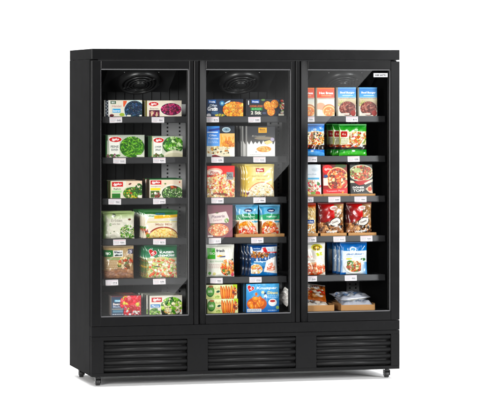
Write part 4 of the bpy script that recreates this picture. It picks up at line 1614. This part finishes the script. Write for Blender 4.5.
def area(name, loc, target, sx, sy, power, colr=(1, 1, 1), spread=180, roll=0.0):
    l = bpy.data.lights.new(name, 'AREA')
    l.shape = 'RECTANGLE'
    l.size, l.size_y = sx, sy
    l.energy = power
    l.color = colr
    l.spread = R(spread)
    o = bpy.data.objects.new(name, l)
    from mathutils import Vector, Quaternion
    d = Vector(target) - Vector(loc)
    q = d.to_track_quat('-Z', 'Y')
    o.rotation_euler = (q @ Quaternion((0, 0, 1), roll)).to_euler()
    o.location = loc
    col.objects.link(o)
    return o


KEY = 1.0
area('softbox_key', (-3.6, -6.4, 2.25), (.95, 0, 1.1), 1.8, 1.8, 700 * KEY, (1, .985, .965))
area('softbox_side', (5.9, -6.2, 2.1), (1.5, 0, 1.1), 1.6, 2.2, 900 * KEY, (.975, .985, 1))
area('softbox_overhead', (.95, -1.1, 4.6), (.95, -.55, 0), 6.0, 2.4, 400)
area('softbox_backdrop', (1.4, 1.5, 4.4), (1.4, 2.9, .3), 10.0, 1.8, 600)

# large dim softbox in front: its straight edge is what the three panes mirror as a slanting line
p1 = np.array((3.303, 1.9126))
p2 = np.array((1.621, .0963))
dv = (p1 - p2) / np.linalg.norm(p1 - p2)
nv = np.array((-dv[1], dv[0]))
mid = (p1 + p2) / 2
c2 = mid + nv * 1.0 + dv * .25
L_ = area('softbox_front', (c2[0], -5.0, c2[1]), (c2[0], 0, c2[1]), 4.2, 2.0, 38.0)
# local x along the edge
ang = math.atan2(dv[1], dv[0])
from mathutils import Matrix
X = Matrix(((dv[0], nv[0], 0), (0, 0, 0), (dv[1], nv[1], 0)))
ex, ey = (dv[0], 0, dv[1]), (nv[0], 0, nv[1])
# right handed frame with -z towards the freezer (+y): z = (0,-1,0)
ez = (0, -1, 0)
mt = Matrix(((ex[0], ey[0], ez[0]), (ex[1], ey[1], ez[1]), (ex[2], ey[2], ez[2])))
L_.rotation_euler = mt.to_euler()
# the fabric is brightest along that edge
ld = L_.data
ld.use_nodes = True
nt = ld.node_tree
em = nt.nodes['Emission']
ge = nt.nodes.new('ShaderNodeNewGeometry')
sx_ = nt.nodes.new('ShaderNodeSeparateXYZ')
nt.links.new(ge.outputs['Parametric'], sx_.inputs['Vector'])
inv = nt.nodes.new('ShaderNodeMath')
inv.operation = 'SUBTRACT'
inv.inputs[0].default_value = 1.0
nt.links.new(sx_.outputs['Y'], inv.inputs[1])
pw = nt.nodes.new('ShaderNodeMath')
pw.operation = 'POWER'
pw.inputs[1].default_value = 5.0
nt.links.new(inv.outputs[0], pw.inputs[0])
nt.links.new(pw.outputs[0], em.inputs['Strength'])

w = bpy.data.worlds.new('World')
sc.world = w
w.use_nodes = True
w.node_tree.nodes['Background'].inputs['Color'].default_value = (.02, .02, .021, 1)
w.node_tree.nodes['Background'].inputs['Strength'].default_value = 1.0

cd = bpy.data.cameras.new('camera')
cam = bpy.data.objects.new('camera', cd)
cam.location = (-3.01277, -15.19234, 1.73498)
cam.rotation_euler = (R(90), 0, -.252109824)
cd.sensor_width = 36.0
cd.sensor_fit = 'HORIZONTAL'
cd.lens = 2632.53 / 480 * 36
cd.shift_x = 0.0
cd.shift_y = -(200 - 92.0845) / 480
cd.clip_start = .1
cd.clip_end = 200
col.objects.link(cam)
sc.camera = cam

sc.view_settings.view_transform = 'Standard'
sc.view_settings.look = 'None'
sc.view_settings.exposure = 0.0
sc.view_settings.gamma = 1.0
sc.cycles.use_denoising = True
sc.cycles.max_bounces = 10
sc.cycles.transparent_max_bounces = 16
sc.cycles.sample_clamp_indirect = 6.0
